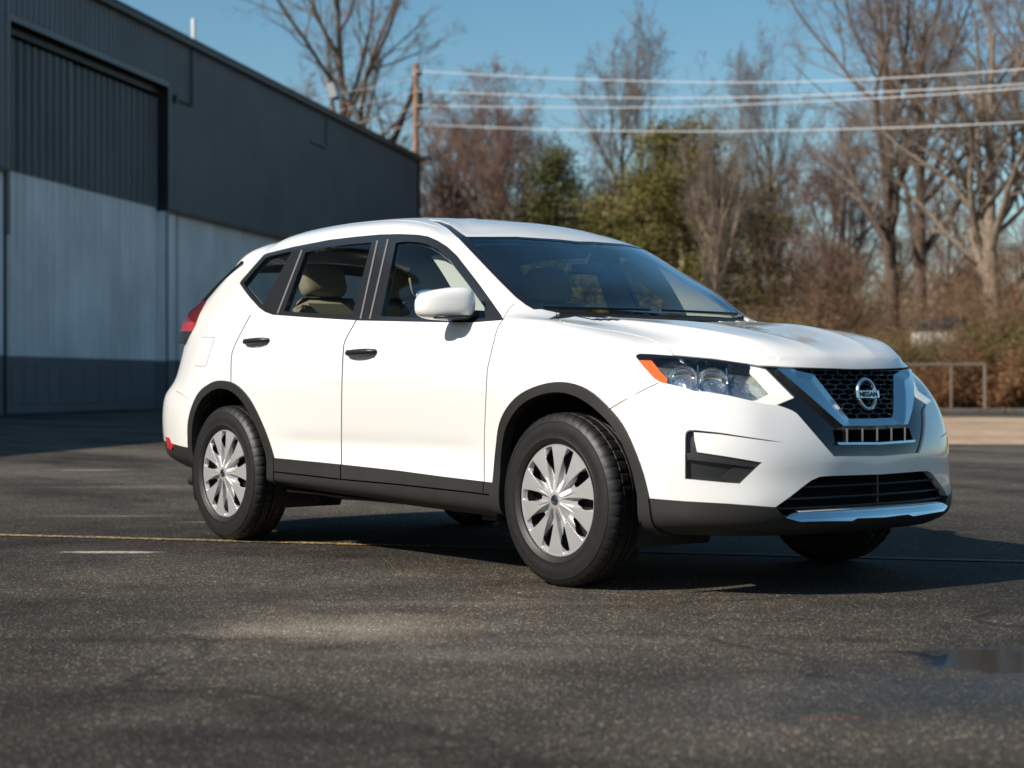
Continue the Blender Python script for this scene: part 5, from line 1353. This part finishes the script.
for i in range(24):
    px = 430+i*27+rg_.uniform(-9, 9); Z = rg_.uniform(92, 150)
    top = (rg_.uniform(195, 270) if px < 560 else rg_.uniform(165, 255)) if px < 800 else rg_.uniform(185, 285)
    place(rg_.choice(['red', 'up', 'tan', 'wide', 'up', 'red']), px, top, Z, WL, rg_.uniform(0, 6), 'thin bare trees of the wood behind', rg_.uniform(.9, 1.35))
# unseen trees added around the lot to darken the horizon in glass and chrome
for i in range(26):
    an = rg_.uniform(R(-175), R(40)); d_ = rg_.uniform(70, 110); p = Vector((5+math.cos(an)*d_, -6+math.sin(an)*d_, 0))
    src, H = PROTO[rg_.choice(['oak', 'wide', 'red', 'cedar', 'lean'])]; o = copy_tree(src); o.location = p; o.rotation_euler = (0, 0, rg_.uniform(0, 6)); k = rg_.uniform(.6, .9); o.scale = (k, k, k); o['label'] = 'tree added out of view for the reflections'; o['group'] = 'unseen trees added for the reflections'
# brush
SH = {}
for key, args in {'rust': (1, 2.9, 2.6, RUST, 2), 'brown': (2, 3.4, 2.6, STEMS, 1), 'olive': (3, 2.3, 2.6, OLIVE, 6), 'straw': (4, 1.5, 2.2, RUST, 4), 'rust_tall': (6, 5.2, 2.8, RUST, 2)}.items():
    SH[key] = (make('shrub', shrub_parts(args[0], args[1], args[2], args[3], args[4]), 'x', 'shrub'), args[1])
LB = {'rust': 'rust-coloured brush with a few dead leaves at the foot of the wood', 'brown': 'leafless brown brush at the foot of the wood', 'olive': 'olive-green leafy shrub at the foot of the wood', 'straw': 'low straw-coloured shrub at the lot edge', 'rust_tall': 'tall rust-brown thicket at the foot of the wood'}
first_ = set()
def put_shrub(key, px, Z, sc, rz):
    src = SH[key][0]; o = src if key not in first_ else copy_tree(src); first_.add(key)
    o.location = cw((px-512)/FPX*Z, Z, 0); o.rotation_euler = (0, 0, rz); o.scale = (sc*1.15, sc*1.15, sc); o['label'] = LB[key]; o['group'] = {'rust': 'rust brush', 'brown': 'brown brush', 'olive': 'olive shrubs', 'straw': 'straw shrubs', 'rust_tall': 'tall thickets'}[key]
for i in range(110):
    px = rg_.uniform(448, 1090); Z = rg_.uniform(54, 90); key = rg_.choice(['rust', 'brown', 'brown', 'olive', 'rust_tall', 'brown', 'olive'])
    put_shrub(key, px, Z, rg_.uniform(.45, .85) if key == 'rust_tall' else rg_.uniform(.55, 1.05), rg_.uniform(0, 6))
for i in range(44):
    px = 700+i*9+rg_.uniform(-6, 6); Z = rg_.uniform(54, 60); put_shrub(rg_.choice(['olive', 'straw', 'olive', 'rust', 'straw']), px, Z, rg_.uniform(.7, 1.15), rg_.uniform(0, 6))
for i in range(34):
    put_shrub(rg_.choice(['rust_tall', 'rust_tall', 'brown']), 745+i*10.5+rg_.uniform(-6, 6), rg_.uniform(76, 100), rg_.uniform(.85, 1.15), rg_.uniform(0, 6))
for px, Z in ((790, 70), (775, 66), (808, 74), (1020, 62), (1008, 58), (850, 72), (955, 66), (735, 72)): put_shrub('rust_tall', px, Z, rg_.uniform(.8, 1.05), rg_.uniform(0, 6))
# utility pole with its brace, wires
def P3(px, Z): v = at_depth(px, Z); return Vector(v)
zp = 90; base = cw((416-512)/FPX*zp, zp, 0); topz = P3((416, 64), zp).z
up_ = empty('utility_pole', base, 0, 'tall brown wooden utility pole with leaning brace beyond the end of the warehouse', 'pole')
def loc(p): return Vector(p)-base
m = MB(); m.tube([(0, 0, -.2), (0, 0, topz)], [.19, .13], 12); m.build('post', WOODP, up_, True)
m = MB(); m.tube([loc(P3((414.5, 88), zp)), loc(P3((389, 150), 92)), loc(P3((368, 200), 94))], [.14, .15, .15], 8); m.tube([loc(P3((400, 120), zp)), loc(P3((378, 139), 92))], .09, 6); m.build('brace', barkm('dark_weathered_wood', (.05, .04, .035), (.10, .08, .07)), up_, True)
m = MB()
for px in ((419, 72), (419, 91), (419.5, 106), (419, 124)): p = loc(P3(px, zp)); m.box(p, (.25, .25, .32), bev=.04)
m.tube([loc(P3((412.5, 78), zp)), loc(P3((421, 74), zp))], .06, 6); m.tube([loc(P3((413, 97), zp)), loc(P3((420.5, 95), zp))], .05, 6); m.build('insulators', DKT, up_)
m = MB(); p = loc(P3((419.2, 98), zp)); m.tube([p-Vector((0, 0, .45)), p+Vector((0, 0, .45))], .20, 12); m.build('transformer', DKT, up_, True)
m = MB(); p = loc(P3((421, 158), zp)); m.tube([p, p+Vector(_r)*.3, p+Vector(_r)*.55], [.10, .14, .10], 8); m.tube([p-Vector(_r)*.3, p], .04, 6); m.build('lamp_arm', DKT, up_, True)
CABLE = pmat('pale_cable', (.62, .63, .64), rough=.6, noise=(5, .05))
zr2 = 58
wires = [('topmost', [(300, 103), (340, 93), (380, 86), (416, 77)], [(416, 70), (434.6, 72), (602, 80), (760, 82.6), (892, 78), (1024, 69), (1180, 55)]),
         ('second from the top', [(315, 116), (350, 108), (385, 99), (416, 92)], [(416, 90.5), (434.6, 91.7), (602, 97.5), (760, 97), (920, 90), (1024, 84), (1180, 73)]),
         ('third from the top', [(345, 127), (380, 117), (416, 108)], [(416, 105.5), (434.6, 106), (602, 107.5), (724, 105.5), (900, 97), (1024, 88), (1180, 75)]),
         ('lowest', [(365, 137), (390, 130), (416, 125)], [(416, 124), (434.6, 125), (566, 130), (724, 131.3), (892, 127.8), (1024, 122), (1180, 112)])]
endp = {}
for k, (nm, L_, R_) in enumerate(wires):
    rg3 = spl(R_, 6); pts = [P3(p, 1/(1/zp+(1/36-1/zp)*max(0, (p[0]-416)/(1180-416)))) for p in rg3]
    lf = spl(L_, 5)[:-1]; lp = [P3(p, zp-2*(416-p[0])/100) for p in lf]
    a = pts[0]; 
    m = MB(); m.tube(lp+pts, [.017]*len(lp)+[.018-.008*i/len(pts) for i in range(len(pts))], 5)
    endp[k] = pts[-1]
    tag(m.build('overhead_wire', CABLE, None, True), f'{nm} of the four pale wires strung from the utility pole', 'wire', 'overhead wires')
e0 = endp[0]; m = MB(); m.tube([(0, 0, -.2), (0, 0, e0.z+.4)], [.19, .13], 12); q = m.build('utility_pole', WOODP, None, True); q.location = (e0.x, e0.y, 0); tag(q, 'wooden utility pole out of frame to the right carrying the wires', 'pole')
# rail fence
RAILM = pmat('galvanised_rail', (.19, .17, .145), rough=.5, metal=.3)
f0, f1 = cw((860-512)/FPX*50, 50), cw((985-512)/FPX*50, 50)
fe = empty('rail_fence', f0, math.atan2((f1-f0).y, (f1-f0).x), 'low pale metal rail on thin posts at the far right edge of the lot', 'fence'); Lf = (f1-f0).length
m = MB(); m.tube([(0, 0, 1.33), (Lf, 0, 1.33)], .035, 8); m.build('top_rail', RAILM, fe, True)
for x in (0, Lf*.73, Lf): m = MB(); m.tube([(x, 0, -.05), (x, 0, 1.33 if x < Lf else 1.36)], .03 if x < Lf else .045, 8); m.build('post', RAILM, fe, True)
# small white shed in the brush
WW = pmat('white_weatherboard', (.48, .46, .42), rough=.7, noise=(4, .08))
sp_ = cw((936-512)/FPX*60, 60); sh = empty('shed', sp_, RZ+R(80), 'small white shed half hidden in the brush above the front of the car', 'shed')
m = MB(); m.box((0, 0, 1.2), (1.5, 1.5, 2.4), bev=.02); m.build('wall', WW, sh)
m = MB(); m.prism([(-.95, 2.36), (.95, 2.36), (.95, 2.46), (-.95, 2.62)], -1.0, 1.0, 'y'); m.build('roof', DKT, sh)
m = MB(); m.box((0, -.78, 1.0), (.7, .05, 1.8)); m.build('door', DKT, sh); sh.scale = (1, 1, 1.17)
